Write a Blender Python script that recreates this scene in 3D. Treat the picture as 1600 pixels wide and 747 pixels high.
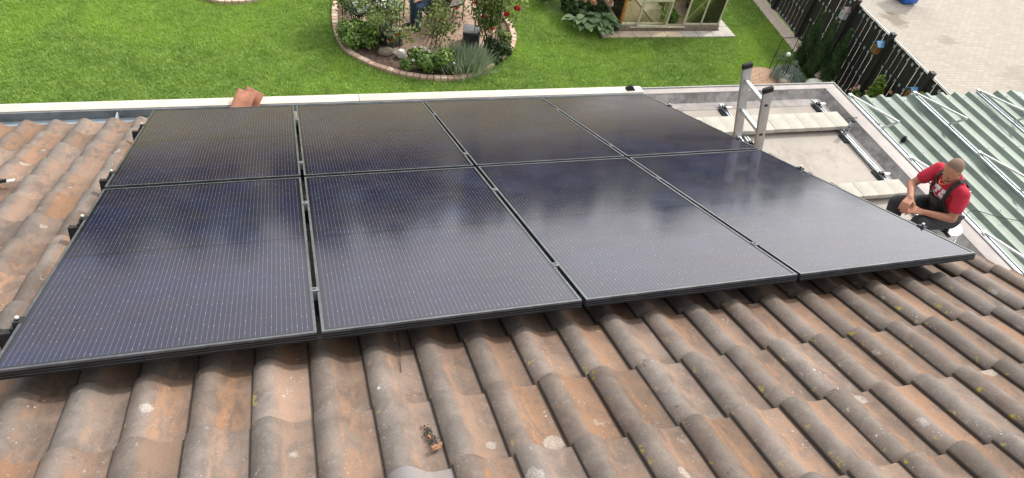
import bpy, bmesh, math, random
import numpy as np
from mathutils import Vector, Matrix

for o in list(bpy.data.objects):
    bpy.data.objects.remove(o)
random.seed(7)
rng = np.random.default_rng(7)
sc = bpy.context.scene
COL = sc.collection
R = math.radians

# ------------------------------------------------------------------ camera
cam = bpy.data.cameras.new('camera')
cam.sensor_width = 36.0
cam.lens = 1093.46 / 1600 * 36
cam.clip_end = 1500
cam_o = bpy.data.objects.new('camera', cam)
COL.objects.link(cam_o)
PITCH = R(22.5)                       # pitch of the tiled roof
def rodrigues(v):
    v = np.array(v, float); t = np.linalg.norm(v); k = v / t
    K = np.array([[0, -k[2], k[1]], [k[2], 0, -k[0]], [-k[1], k[0], 0]])
    return np.eye(3) + math.sin(t) * K + (1 - math.cos(t)) * K @ K
A_roof = np.array([[1, 0, 0], [0, math.cos(PITCH), math.sin(PITCH)], [0, -math.sin(PITCH), math.cos(PITCH)]])
Rw = rodrigues((1.97859721, -0.27355013, 0.23008776)) @ A_roof.T     # rows: right, down, forward
Mc = Matrix(((Rw[0][0], -Rw[1][0], -Rw[2][0]), (Rw[0][1], -Rw[1][1], -Rw[2][1]), (Rw[0][2], -Rw[1][2], -Rw[2][2])))
cam_o.matrix_world = Matrix.Translation((1.026, -4.925, 3.549)) @ Mc.to_4x4()
sc.camera = cam_o

# ------------------------------------------------------------------ sky, sun, exposure
SUN_EL, SUN_AZ = R(47), R(62)         # azimuth clockwise from +Y
world = bpy.data.worlds.new('World')
sc.world = world
world.use_nodes = True
wn = world.node_tree
bg = wn.nodes['Background']
sky = wn.nodes.new('ShaderNodeTexSky')
sky.sky_type = 'NISHITA'
sky.sun_disc = False
sky.sun_elevation = SUN_EL
sky.sun_rotation = SUN_AZ
sky.dust_density = 6.0
sky.air_density = 1.0
wtc = wn.nodes.new('ShaderNodeTexCoord')
wno = wn.nodes.new('ShaderNodeTexNoise')
wno.inputs['Scale'].default_value = 2.2
wno.inputs['Detail'].default_value = 5
wra = wn.nodes.new('ShaderNodeMapRange')
wra.inputs['From Min'].default_value = 0.35
wra.inputs['From Max'].default_value = 0.65
wra.inputs['To Min'].default_value = 0.8
wra.inputs['To Max'].default_value = 0.95
wmx = wn.nodes.new('ShaderNodeMix')
wmx.data_type = 'RGBA'
wmx.inputs['B'].default_value = (13.0, 13.1, 13.4, 1)       # thin bright cloud
# thin cloud and haze: paler and brighter low down and around the sun, as on a hazy day
wsp = wn.nodes.new('ShaderNodeSeparateXYZ')
wn.links.new(wtc.outputs['Generated'], wsp.inputs[0])
wel = wn.nodes.new('ShaderNodeMapRange')
wel.interpolation_type = 'SMOOTHSTEP'
wel.inputs['From Min'].default_value = 0.0
wel.inputs['From Max'].default_value = 0.6
wel.inputs['To Min'].default_value = 1.0
wel.inputs['To Max'].default_value = 0.0
wn.links.new(wsp.outputs[2], wel.inputs['Value'])
wdt = wn.nodes.new('ShaderNodeVectorMath')
wdt.operation = 'DOT_PRODUCT'
wdt.inputs[1].default_value = (math.sin(SUN_AZ) * math.cos(SUN_EL), math.cos(SUN_AZ) * math.cos(SUN_EL), math.sin(SUN_EL))
wn.links.new(wtc.outputs['Generated'], wdt.inputs[0])
wgl = wn.nodes.new('ShaderNodeMapRange')
wgl.interpolation_type = 'SMOOTHSTEP'
wgl.inputs['From Min'].default_value = 0.08
wgl.inputs['From Max'].default_value = 0.95
wn.links.new(wdt.outputs['Value'], wgl.inputs['Value'])
wc1 = wn.nodes.new('ShaderNodeMix')
wc1.data_type = 'RGBA'
wc1.inputs['A'].default_value = (4.6, 5.0, 5.8, 1)
wc1.inputs['B'].default_value = (12.0, 12.4, 13.2, 1)
wn.links.new(wel.outputs['Result'], wc1.inputs['Factor'])
wc2 = wn.nodes.new('ShaderNodeMix')
wc2.data_type = 'RGBA'
wc2.blend_type = 'ADD'
wc2.inputs['B'].default_value = (33.0, 32.0, 30.0, 1)
wn.links.new(wc1.outputs['Result'], wc2.inputs['A'])
wn.links.new(wgl.outputs['Result'], wc2.inputs['Factor'])
wn.links.new(wc2.outputs['Result'], wmx.inputs['B'])
wn.links.new(wtc.outputs['Generated'], wno.inputs['Vector'])
wn.links.new(wno.outputs['Fac'], wra.inputs['Value'])
wn.links.new(wra.outputs['Result'], wmx.inputs['Factor'])
wn.links.new(sky.outputs[0], wmx.inputs['A'])
wn.links.new(wmx.outputs['Result'], bg.inputs['Color'])
bg.inputs['Strength'].default_value = 0.10
sun = bpy.data.lights.new('sun', 'SUN')
sun.energy = 3.6
sun.angle = R(4)
sun.color = (1.0, 0.95, 0.87)
sun_o = bpy.data.objects.new('sun', sun)
COL.objects.link(sun_o)
sd = Vector((math.sin(SUN_AZ) * math.cos(SUN_EL), math.cos(SUN_AZ) * math.cos(SUN_EL), math.sin(SUN_EL)))
sun_o.rotation_euler = sd.to_track_quat('Z', 'Y').to_euler()
sun_o.location = (20, 20, 30)
sc.view_settings.view_transform = 'Standard'
sc.view_settings.look = 'None'
sc.view_settings.gamma = 1
sc.view_settings.exposure = -0.4

# ------------------------------------------------------------------ material helpers
class NT:
    def __init__(s, name):
        s.m = bpy.data.materials.new(name); s.m.use_nodes = True
        s.t = s.m.node_tree; s.p = s.t.nodes['Principled BSDF']; s.out = s.t.nodes['Material Output']
    def n(s, typ, **kw):
        x = s.t.nodes.new('ShaderNode' + typ)
        for k, v in kw.items():
            setattr(x, k, v)
        return x
    def l(s, a, b): s.t.links.new(a, b)
    def inp(s, node, key, val):
        i = node.inputs[key]
        if hasattr(val, 'links'): s.l(val, i)
        else: i.default_value = val
    def math(s, op, a, b=None, c=None):
        x = s.n('Math', operation=op); s.inp(x, 0, a)
        if b is not None: s.inp(x, 1, b)
        if c is not None: s.inp(x, 2, c)
        return x.outputs[0]
    def vmath(s, op, a, b):
        x = s.n('VectorMath', operation=op); s.inp(x, 0, a); s.inp(x, 1, b); return x.outputs[0]
    def mix(s, f, a, b, mode='MIX'):
        x = s.n('Mix', data_type='RGBA', blend_type=mode)
        s.inp(x, 'Factor', f); s.inp(x, 'A', a); s.inp(x, 'B', b)
        return x.outputs['Result']
    def coord(s, kind='Object'): return s.n('TexCoord').outputs[kind]
    def noise(s, scale, detail=4, rough=.55, vec=None, dist=0):
        x = s.n('TexNoise'); x.inputs['Scale'].default_value = scale; x.inputs['Detail'].default_value = detail
        x.inputs['Roughness'].default_value = rough; x.inputs['Distortion'].default_value = dist
        if vec is not None: s.l(vec, x.inputs['Vector'])
        return x.outputs['Fac']
    def ramp(s, v, lo, hi, a=0., b=1.):
        x = s.n('MapRange'); x.interpolation_type = 'SMOOTHSTEP'
        s.inp(x, 'Value', v); s.inp(x, 'From Min', lo); s.inp(x, 'From Max', hi); s.inp(x, 'To Min', a); s.inp(x, 'To Max', b)
        return x.outputs['Result']
    def sep(s, v):
        x = s.n('SeparateXYZ'); s.l(v, x.inputs[0]); return x.outputs
    def comb(s, x_, y_, z_):
        x = s.n('CombineXYZ'); s.inp(x, 0, x_); s.inp(x, 1, y_); s.inp(x, 2, z_); return x.outputs[0]
    def bump(s, h, strength=.3, dist=.01):
        x = s.n('Bump'); x.inputs['Strength'].default_value = strength; x.inputs['Distance'].default_value = dist
        s.l(h, x.inputs['Height']); s.l(x.outputs[0], s.p.inputs['Normal'])
    def set(s, **kw):
        for k, v in kw.items():
            s.inp(s.p, k.replace('_', ' '), v)
        return s.m

def c4(r, g, b): return (r, g, b, 1)

def simple(name, col, rough=.6, metal=0., var=.12, scale=14, bump=0., spec=None):
    """plain procedural material: base colour broken up by two noises, uneven gloss"""
    t = NT(name)
    v = t.coord()
    n1 = t.noise(scale, 5, .6, v); n2 = t.noise(scale * .17, 3, .5, v)
    f = t.math('MULTIPLY_ADD', n1, .6, t.math('MULTIPLY', n2, .4))
    dark = c4(*[x * (1 - 2.2 * var) for x in col]); lite = c4(*[min(1, x * (1 + 1.6 * var)) for x in col])
    t.set(Base_Color=t.mix(t.ramp(f, .3, .7), dark, lite), Roughness=t.ramp(n1, .2, .8, rough - .08, min(1, rough + .08)), Metallic=metal)
    if spec is not None: t.set(Specular_IOR_Level=spec)
    if bump: t.bump(n1, bump, .004)
    return t.m

def attr_mat(name, lo, hi, rough=.55, trans=.25, spec=.3):
    """leaves and blades: colour between two tones by a per-leaf attribute, some light through"""
    t = NT(name)
    a = t.n('Attribute', attribute_name='tone').outputs['Fac']
    big = t.noise(.9, 3, .6, t.n('NewGeometry').outputs['Position'])
    f = t.math('MULTIPLY_ADD', a, .75, t.ramp(big, .3, .7, 0, .25))
    col = t.mix(f, c4(*lo), c4(*hi))
    t.set(Base_Color=col, Roughness=rough, Specular_IOR_Level=spec)
    tr = t.n('BsdfTranslucent'); t.l(col, tr.inputs[0])
    mx = t.n('MixShader'); mx.inputs[0].default_value = trans
    t.l(t.p.outputs[0], mx.inputs[1]); t.l(tr.outputs[0], mx.inputs[2]); t.l(mx.outputs[0], t.out.inputs[0])
    return t.m

# ------------------------------------------------------------------ object helpers
def tag(o, label=None, cat=None, group=None, kind=None):
    for k, v in (('label', label), ('category', cat), ('group', group), ('kind', kind)):
        if v: o[k] = v
    return o

def empty(name, loc, label, cat, group=None, rot=(0, 0, 0), parent=None):
    o = bpy.data.objects.new(name, None); COL.objects.link(o)
    o.empty_display_size = .1
    o.location = loc; o.rotation_euler = rot
    return tag(o, label, cat, group)

def link(name, me, parent=None, mat=None, loc=None, rot=None):
    o = bpy.data.objects.new(name, me); COL.objects.link(o)
    if mat is not None and not me.materials: me.materials.append(mat)
    if parent is not None: o.parent = parent
    if loc is not None: o.location = loc
    if rot is not None: o.rotation_euler = rot
    return o

def smooth(me, angle=40):
    me.polygons.foreach_set('use_smooth', [True] * len(me.polygons))
    try: me.set_sharp_from_angle(angle=R(angle))
    except Exception: pass

class MB:
    """collects simple solids; coordinates are world unless an origin is given at build"""
    def __init__(s): s.v = []; s.f = []
    def add(s, vs, fs):
        k = len(s.v); s.v += [tuple(v) for v in vs]; s.f += [tuple(i + k for i in f) for f in fs]; return s
    def box(s, c, d, M=None):
        x, y, z = [q / 2 for q in d]
        vs = [(-x, -y, -z), (x, -y, -z), (x, y, -z), (-x, y, -z), (-x, -y, z), (x, -y, z), (x, y, z), (-x, y, z)]
        if M is not None: vs = [M @ Vector(v) for v in vs]
        vs = [(v[0] + c[0], v[1] + c[1], v[2] + c[2]) for v in vs]
        return s.add(vs, [(0, 3, 2, 1), (4, 5, 6, 7), (0, 1, 5, 4), (1, 2, 6, 5), (2, 3, 7, 6), (3, 0, 4, 7)])
    def b2(s, lo, hi):
        return s.box([(a + b) / 2 for a, b in zip(lo, hi)], [abs(b - a) for a, b in zip(lo, hi)])
    def frame_of(s, p, q, up=(0, 0, 1)):
        d = (Vector(q) - Vector(p)); L = d.length; d.normalize()
        u = Vector(up)
        if abs(d.dot(u)) > .98: u = Vector((0, 1, 0))
        a = d.cross(u).normalized(); b = a.cross(d).normalized()
        return d, a, b, L
    def bar(s, p, q, w, h, up=(0, 0, 1)):
        d, a, b, L = s.frame_of(p, q, up); p = Vector(p); q = Vector(q)
        vs = []
        for e in (p, q):
            for sa, sb in ((-1, -1), (1, -1), (1, 1), (-1, 1)):
                vs.append(e + a * (sa * w / 2) + b * (sb * h / 2))
        return s.add(vs, [(3, 2, 1, 0), (4, 5, 6, 7), (0, 1, 5, 4), (1, 2, 6, 5), (2, 3, 7, 6), (3, 0, 4, 7)])
    def tube(s, pts, r, n=6, cap=True):
        pts = [Vector(p) for p in pts]; rr = r if isinstance(r, (list, tuple)) else [r] * len(pts)
        k = len(s.v); prev = None
        for i, p in enumerate(pts):
            d = (pts[min(i + 1, len(pts) - 1)] - pts[max(i - 1, 0)])
            d = d.normalized() if d.length > 1e-9 else Vector((0, 0, 1))
            if prev is None:
                u = Vector((0, 0, 1)) if abs(d.z) < .9 else Vector((1, 0, 0))
                a = d.cross(u).normalized()
            else:
                a = (prev - d * prev.dot(d)); a = a.normalized() if a.length > 1e-6 else d.cross(Vector((1, 0, 0))).normalized()
            prev = a; b = d.cross(a)
            for j in range(n):
                t = 2 * math.pi * j / n
                s.v.append(tuple(p + (a * math.cos(t) + b * math.sin(t)) * rr[i]))
        for i in range(len(pts) - 1):
            for j in range(n):
                s.f.append((k + i * n + j, k + i * n + (j + 1) % n, k + (i + 1) * n + (j + 1) % n, k + (i + 1) * n + j))
        if cap:
            s.f.append(tuple(k + j for j in reversed(range(n)))); s.f.append(tuple(k + (len(pts) - 1) * n + j for j in range(n)))
        return s
    def lathe(s, prof, c=(0, 0, 0), n=20, M=None):
        k = len(s.v)
        for (r, z) in prof:
            for j in range(n):
                t = 2 * math.pi * j / n; v = Vector((r * math.cos(t), r * math.sin(t), z))
                if M is not None: v = M @ v
                s.v.append((v.x + c[0], v.y + c[1], v.z + c[2]))
        for i in range(len(prof) - 1):
            for j in range(n):
                s.f.append((k + i * n + j, k + i * n + (j + 1) % n, k + (i + 1) * n + (j + 1) % n, k + (i + 1) * n + j))
        s.f.append(tuple(k + j for j in reversed(range(n)))); s.f.append(tuple(k + (len(prof) - 1) * n + j for j in range(n)))
        return s
    def blob(s, c, r, n=10, jit=.0, M=None, seed=0):
        rd = random.Random(seed); m = max(5, n // 2 + 1); k = len(s.v)
        for i in range(m + 1):
            ph = math.pi * i / m
            for j in range(n):
                t = 2 * math.pi * j / n; q = 1 + (rd.uniform(-jit, jit) if 0 < i < m else 0)
                v = Vector((r[0] * math.sin(ph) * math.cos(t) * q, r[1] * math.sin(ph) * math.sin(t) * q, -r[2] * math.cos(ph) * q))
                if M is not None: v = M @ v
                s.v.append((v.x + c[0], v.y + c[1], v.z + c[2]))
        for i in range(m):
            for j in range(n):
                s.f.append((k + i * n + j, k + i * n + (j + 1) % n, k + (i + 1) * n + (j + 1) % n, k + (i + 1) * n + j))
        return s
    def mesh(s, name, origin=(0, 0, 0), sm=None):
        me = bpy.data.meshes.new(name)
        me.from_pydata([(v[0] - origin[0], v[1] - origin[1], v[2] - origin[2]) for v in s.v], [], s.f)
        me.validate(); me.update()
        if sm: smooth(me, sm)
        return me
    def build(s, name, mat, parent=None, sm=None, bevel=0, local=False):
        """world coordinates in, object parented so that they stay where they are"""
        org = (0, 0, 0)
        if parent is not None and not local:
            q = parent; org = Vector((0, 0, 0))
            while q is not None:
                org += q.location; q = q.parent
        me = s.mesh(name, org, sm)
        if bevel:
            bm = bmesh.new(); bm.from_mesh(me)
            bmesh.ops.remove_doubles(bm, verts=bm.verts, dist=1e-6)
            bmesh.ops.bevel(bm, geom=list(bm.edges), offset=bevel, segments=2, affect='EDGES', profile=.6, clamp_overlap=True)
            bm.to_mesh(me); bm.free()
            smooth(me, 35)
        return link(name, me, parent, mat)

def top(mb, name, mat, label, cat, group=None, sm=None, bevel=0, kind=None):
    """a thing that is one mesh: origin at its base"""
    v = np.array(mb.v); base = Vector((v[:, 0].mean(), v[:, 1].mean(), v[:, 2].min()))
    me_o = mb.build(name, mat, None, sm, bevel)
    me_o.data.transform(Matrix.Translation(-base)); me_o.location = base
    return tag(me_o, label, cat, group, kind)

def copy_tree(o, parent=None):
    c = o.copy(); COL.objects.link(c)
    if parent is not None: c.parent = parent
    for ch in list(o.children):
        if ch is not c: copy_tree(ch, c)
    return c

def np_mesh(name, verts, faces, tone=None):
    """fast mesh of equal-size faces"""
    verts = np.asarray(verts, np.float32); faces = np.asarray(faces, np.int32)
    me = bpy.data.meshes.new(name); k = faces.shape[1]
    me.vertices.add(len(verts)); me.vertices.foreach_set('co', verts.ravel())
    me.loops.add(faces.size); me.loops.foreach_set('vertex_index', faces.ravel())
    me.polygons.add(len(faces)); me.polygons.foreach_set('loop_start', np.arange(len(faces), dtype=np.int32) * k)
    me.update(calc_edges=True)
    if tone is not None:
        a = me.attributes.new('tone', 'FLOAT', 'POINT'); a.data.foreach_set('value', np.asarray(tone, np.float32))
    return me

def leaves(pos, nrm, length, width, r, droop=0.25):
    """diamond leaves folded on the midrib: 6 verts... returns verts, quads, tone"""
    n = len(pos)
    nrm = nrm / (np.linalg.norm(nrm, axis=1, keepdims=True) + 1e-9)
    t = r.normal(size=(n, 3)); t -= nrm * (t * nrm).sum(1, keepdims=True); t /= (np.linalg.norm(t, axis=1, keepdims=True) + 1e-9)
    b = np.cross(nrm, t)
    L = length * r.uniform(.65, 1.25, (n, 1)); W = width * r.uniform(.7, 1.2, (n, 1))
    p0 = pos - t * L * .5; p2 = pos + t * L * .5 - nrm * L * droop
    lift = nrm * W * .25
    p1 = pos + b * W * .5 + lift; p3 = pos - b * W * .5 + lift
    v = np.stack([p0, p1, p2, p3], 1).reshape(-1, 3)
    i = np.arange(n)[:, None] * 4
    f = np.concatenate([i + np.array([[0, 1, 2]]), i + np.array([[0, 2, 3]])], 0)
    tone = np.repeat(r.uniform(0, 1, n) ** 1.2, 4)
    return v, f, tone

def crown_points(n, c, rad, r, lumps=9, shell=.55):
    """points in an uneven crown: several overlapping lumps filling an ellipsoid"""
    c = np.array(c); rad = np.array(rad)
    lc = r.normal(size=(lumps, 3)); lc /= np.linalg.norm(lc, axis=1, keepdims=True); lc *= r.uniform(.25, .75, (lumps, 1))
    k = r.integers(0, lumps, n); d = r.normal(size=(n, 3)); d /= np.linalg.norm(d, axis=1, keepdims=True)
    rr = (shell + (1 - shell) * r.uniform(0, 1, (n, 1))) * r.uniform(.28, .5, (lumps, 1))[k]
    q = lc[k] + d * rr
    return c + q * rad, d + lc[k] * .4 + np.array([0, 0, .35])

M = {}
# ------------------------------------------------------------------ materials
def mat_tile(name, grey=0.0):
    t = NT(name)
    oc = t.n('Attribute', attribute_name='tile_xyz').outputs['Vector']
    rnd = t.math('FRACT', t.math('ADD', t.n('ObjectInfo').outputs['Random'], t.n('Attribute', attribute_name='tile_random').outputs['Fac']))
    xyz = t.sep(oc)
    seed = t.n('NewGeometry').outputs['Position']
    off = t.comb(t.math('MULTIPLY', rnd, 37.), t.math('MULTIPLY', rnd, 91.), 0.)
    v = t.vmath('ADD', seed, off)
    vs = t.vmath('MULTIPLY', v, (1., .35, .35))
    streak = t.noise(26, 5, .62, vs, .4)
    blot = t.noise(7, 5, .6, v, .6)
    fine = t.noise(180, 3, .7, v)
    grain = t.noise(60, 4, .65, v)
    x = t.math('ADD', xyz[0], t.math('MULTIPLY', t.math('SUBTRACT', streak, .5), .05))
    roll = t.ramp(x, .055, .10, 1., 0.)
    flank = t.math('MULTIPLY', t.ramp(x, .06, .1), t.ramp(x, .125, .21, 1., .25))
    pan = t.mix(t.ramp(blot, .35, .68), c4(.128, .085, .063), c4(.222, .157, .119))
    orange = t.mix(streak, c4(.25, .125, .062), c4(.33, .180, .098))
    grey_c = t.mix(t.ramp(t.math('ADD', t.math('MULTIPLY', blot, .6), t.math('MULTIPLY', grain, .4)), .35, .65), c4(.138, .112, .097), c4(.222, .187, .165))
    rp = t.math('POWER', rnd, 2.2)
    om = t.math('MULTIPLY', flank, t.ramp(t.math('ADD', streak, t.math('MULTIPLY', rp, .30)), .40, .70, .0, .9))
    om2 = t.math('MULTIPLY', t.ramp(t.math('ADD', blot, t.math('MULTIPLY', rp, .22)), .60, .78), .75)
    col = t.mix(om, pan, orange)
    col = t.mix(om2, col, orange)
    col = t.mix(t.math('MULTIPLY', roll, t.ramp(streak, .25, .6, .35, .85)), col, grey_c)
    # dust and mottling
    col = t.mix(t.ramp(grain, .55, .78, 0., .28), col, c4(.33, .29, .26))
    grit = t.noise(420, 2, .7, v)
    col = t.mix(t.ramp(grit, .35, .7, .35, 0.), col, c4(.09, .072, .062))
    col = t.mix(t.ramp(grit, .58, .7, 0., .3), col, c4(.40, .36, .33))
    col = t.mix(t.ramp(fine, .62, .72, 0., .55), col, c4(.12, .095, .08))
    # pale lichen discs
    def lichen(scale, thr, c, amt, gate):
        vo = t.n('TexVoronoi'); vo.inputs['Scale'].default_value = scale; t.l(t.vmath('ADD', v, t.comb(gate * 3., gate, 0.)), vo.inputs['Vector'])
        cellr = t.sep(vo.outputs['Color'])
        d = t.math('ADD', vo.outputs['Distance'], t.math('MULTIPLY', t.math('SUBTRACT', t.math('ADD', t.math('MULTIPLY', grain, .6), t.math('MULTIPLY', fine, .4)), .5), .75))
        size = t.math('MULTIPLY', t.ramp(cellr[0], gate, 1.0), thr)
        m = t.math('MULTIPLY', t.ramp(t.math('SUBTRACT', size, d), 0., .10), t.ramp(fine, .35, .6, .25, 1.))
        return t.math('MULTIPLY', m, amt)
    col = t.mix(lichen(12, .5, None, .5, .92), col, c4(.50, .48, .45))
    crust = t.math('MULTIPLY', t.ramp(t.noise(58, 6, .72, v, .4), .60, .66), t.ramp(t.noise(7.5, 3, .6, t.vmath('ADD', v, (3., 9., 0.))), .56, .66))
    col = t.mix(t.math('MULTIPLY', crust, .85), col, c4(.56, .54, .50))
    spk = t.ramp(t.noise(150, 2, .6, t.vmath('ADD', v, (5., 2., 0.))), .71, .74)
    col = t.mix(t.math('MULTIPLY', spk, .8), col, c4(.60, .58, .55))
    soil = t.math('MULTIPLY', t.ramp(t.noise(40, 6, .75, t.vmath('ADD', v, (8., 1., 0.)), .3), .60, .68), t.ramp(t.noise(4.5, 3, .6, t.vmath('ADD', v, (1., 4., 0.))), .5, .62))
    col = t.mix(t.math('MULTIPLY', soil, .7), col, c4(.06, .05, .038))
    # yellow moss along the side joint, darker tone in the joint and at the lap
    ym = t.math('MULTIPLY', t.ramp(xyz[0], .004, .03, 1., 0.), t.ramp(t.noise(22, 3, .6, v), .60, .68))
    col = t.mix(t.math('MULTIPLY', ym, .8), col, c4(.42, .33, .03))
    ym2 = t.math('MULTIPLY', t.ramp(t.noise(9, 5, .75, v), .70, .74), .6)
    col = t.mix(ym2, col, c4(.36, .30, .08))
    joint = t.math('MAXIMUM', t.ramp(xyz[0], .0008, .0050, 1., 0.), t.ramp(xyz[0], .192, .198, 0., .85))
    col = t.mix(t.math('MULTIPLY', joint, .85), col, c4(.045, .036, .03))
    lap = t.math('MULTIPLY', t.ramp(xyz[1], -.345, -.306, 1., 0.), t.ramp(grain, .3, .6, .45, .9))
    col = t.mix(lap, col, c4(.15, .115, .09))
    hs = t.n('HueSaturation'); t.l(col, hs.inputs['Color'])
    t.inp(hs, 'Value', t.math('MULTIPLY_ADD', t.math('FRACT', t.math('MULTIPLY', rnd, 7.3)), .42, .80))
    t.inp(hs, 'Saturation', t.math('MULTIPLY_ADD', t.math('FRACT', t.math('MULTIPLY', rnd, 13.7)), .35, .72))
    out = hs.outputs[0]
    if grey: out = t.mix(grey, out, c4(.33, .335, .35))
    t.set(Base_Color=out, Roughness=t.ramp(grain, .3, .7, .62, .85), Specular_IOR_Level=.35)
    h = t.math('ADD', t.math('MULTIPLY', grain, .6), t.math('MULTIPLY', fine, .5))
    t.bump(h, .5, .003)
    return t.m

def mat_solar():
    t = NT('solar_cells')
    oc = t.coord(); x, y, z = t.sep(oc)
    W, H = 1.04, 1.778
    px = .01845
    u = t.math('ADD', x, 10 * px * 30)                    # positive, centred on the panel
    fx = t.math('ABSOLUTE', t.math('SUBTRACT', t.math('FRACT', t.math('DIVIDE', u, px)), .5))
    line = t.ramp(fx, .018, .05, 1., 0.)
    py = .0855
    wl = t.n('TexWhiteNoise', noise_dimensions='1D'); t.l(t.math('FLOOR', t.math('DIVIDE', u, px)), wl.inputs['W'])
    fy0 = t.math('DIVIDE', t.math('ADD', y, 20 * py), py)
    fy = t.math('ABSOLUTE', t.math('SUBTRACT', t.math('FRACT', fy0), .5))
    fyd = t.math('ABSOLUTE', t.math('SUBTRACT', t.math('FRACT', t.math('MULTIPLY_ADD', wl.outputs['Value'], .45, fy0)), .5))
    near = t.ramp(fyd, .015, .07, 1., 0.)
    dot = t.math('MULTIPLY', near, t.ramp(fx, .05, .10, 1., 0.))
    gaps = t.ramp(fy, .47, .49)                            # hairline between half cells
    ax = t.math('ABSOLUTE', x); ay = t.math('ABSOLUTE', y)
    inside = t.math('MULTIPLY', t.math('LESS_THAN', ax, .4995), t.math('LESS_THAN', ay, .866))
    mid = t.math('LESS_THAN', ay, .005)
    live = t.math('MULTIPLY', inside, t.math('SUBTRACT', 1., mid))
    pos = t.n('NewGeometry').outputs['Position']
    # each string of cells has its own tint
    cx = t.math('FLOOR', t.math('DIVIDE', t.math('ADD', x, 1.), .1665)); cy = t.math('FLOOR', t.math('DIVIDE', y, py))
    wn = t.n('TexWhiteNoise', noise_dimensions='3D'); t.l(t.comb(cx, cy, t.math('MULTIPLY', t.n('ObjectInfo').outputs['Random'], 50.)), wn.inputs['Vector'])
    cell = t.mix(wn.outputs['Value'], c4(.009, .0095, .034), c4(.015, .012, .031))
    cell = t.mix(t.ramp(t.noise(2.3, 4, .6, pos), .45, .7, 0., .6), cell, c4(.015, .020, .062))
    col = t.mix(live, c4(.005, .005, .006), cell)
    col = t.mix(t.math('MULTIPLY', gaps, t.math('MULTIPLY', live, .35)), col, c4(.03, .03, .04))
    wear = t.noise(45, 3, .6, pos)
    col = t.mix(t.math('MULTIPLY', t.math('MULTIPLY', line, live), t.ramp(wear, .3, .7, .35, .5)), col, c4(.28, .27, .27))
    col = t.mix(t.math('MULTIPLY', t.math('MULTIPLY', dot, live), t.ramp(wear, .4, .65, .05, .5)), col, c4(.45, .44, .43))
    dust = t.math('MULTIPLY', t.ramp(t.noise(3.1, 6, .7, pos, .8), .4, .85), .014)
    smear = t.math('MULTIPLY', t.ramp(t.noise(9, 4, .6, t.vmath('MULTIPLY', pos, (1., .2, .2)), 1.), .66, .8), .03)
    col = t.mix(t.math('ADD', t.math('ADD', dust, smear), .002), col, c4(.62, .58, .52))
    t.set(Base_Color=col, Roughness=t.ramp(t.noise(5, 5, .6, pos), .3, .7, .09, .13), IOR=1.55, Specular_IOR_Level=.55)
    return t.m

def mat_deck():
    t = NT('flat_roof_membrane')
    pos = t.n('NewGeometry').outputs['Position']
    a = t.noise(.9, 6, .6, pos, .7); b = t.noise(7, 5, .65, pos); f = t.noise(70, 3, .7, pos)
    col = t.mix(t.ramp(a, .3, .7), c4(.30, .265, .237), c4(.40, .362, .325))
    col = t.mix(t.ramp(b, .5, .75, 0., .55), col, c4(.28, .24, .205))
    col = t.mix(t.ramp(t.noise(1.7, 6, .7, t.vmath('ADD', pos, (4., 2., 0.)), 1.2), .54, .66, 0., .5), col, c4(.25, .215, .19))
    ch = t.math('MULTIPLY', t.ramp(t.noise(90, 3, .7, pos), .62, .66), t.ramp(t.noise(2.2, 3, .6, pos), .5, .62))
    col = t.mix(t.math('MULTIPLY', ch, .8), col, c4(.14, .10, .07))
    col = t.mix(t.ramp(f, .6, .75, 0., .5), col, c4(.24, .21, .19))
    w = t.n('TexWave', wave_type='BANDS', bands_direction='X'); w.inputs['Scale'].default_value = .155
    w.inputs['Distortion'].default_value = .25
    col = t.mix(t.ramp(w.outputs['Fac'], .985, .998, 0., .35), col, c4(.22, .2, .18))
    t.set(Base_Color=col, Roughness=.85); t.bump(f, .3, .003)
    return t.m

def mat_brick(name, c1, c2, cm, bw, bh, mortar, stain=None, rot=0., bump=.4, spots=()):
    t = NT(name)
    mp = t.n('Mapping'); t.l(t.n('NewGeometry').outputs['Position'], mp.inputs['Vector']); mp.inputs['Rotation'].default_value = (0, 0, rot)
    br = t.n('TexBrick'); t.l(mp.outputs[0], br.inputs['Vector'])
    br.inputs['Color1'].default_value = c4(*c1); br.inputs['Color2'].default_value = c4(*c2); br.inputs['Mortar'].default_value = c4(*cm)
    br.inputs['Scale'].default_value = 1.; br.inputs['Mortar Size'].default_value = mortar
    br.inputs['Brick Width'].default_value = bw; br.inputs['Row Height'].default_value = bh
    a = t.noise(.55, 6, .65, mp.outputs[0], .6); b = t.noise(9, 4, .7, mp.outputs[0])
    col = t.mix(t.ramp(b, .3, .75, 0., .4), br.outputs['Color'], c4(*[x * .7 for x in c1]))
    if stain: col = t.mix(t.ramp(a, .5, .75, 0., .55), col, c4(*stain))
    for (sx, sy, sr, sa) in spots:
        dd = t.n('VectorMath', operation='DISTANCE'); t.l(t.n('NewGeometry').outputs['Position'], dd.inputs[0]); dd.inputs[1].default_value = (sx, sy, -3.996)
        col = t.mix(t.ramp(t.math('ADD', dd.outputs['Value'], t.math('MULTIPLY', t.math('SUBTRACT', t.noise(2.6, 5, .65, mp.outputs[0]), .5), sr * 2.2)), sr * .45, sr, sa, 0.), col, c4(.17, .135, .10))
    t.set(Base_Color=col, Roughness=.85); t.bump(br.outputs['Fac'], -bump, .006)
    return t.m

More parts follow.
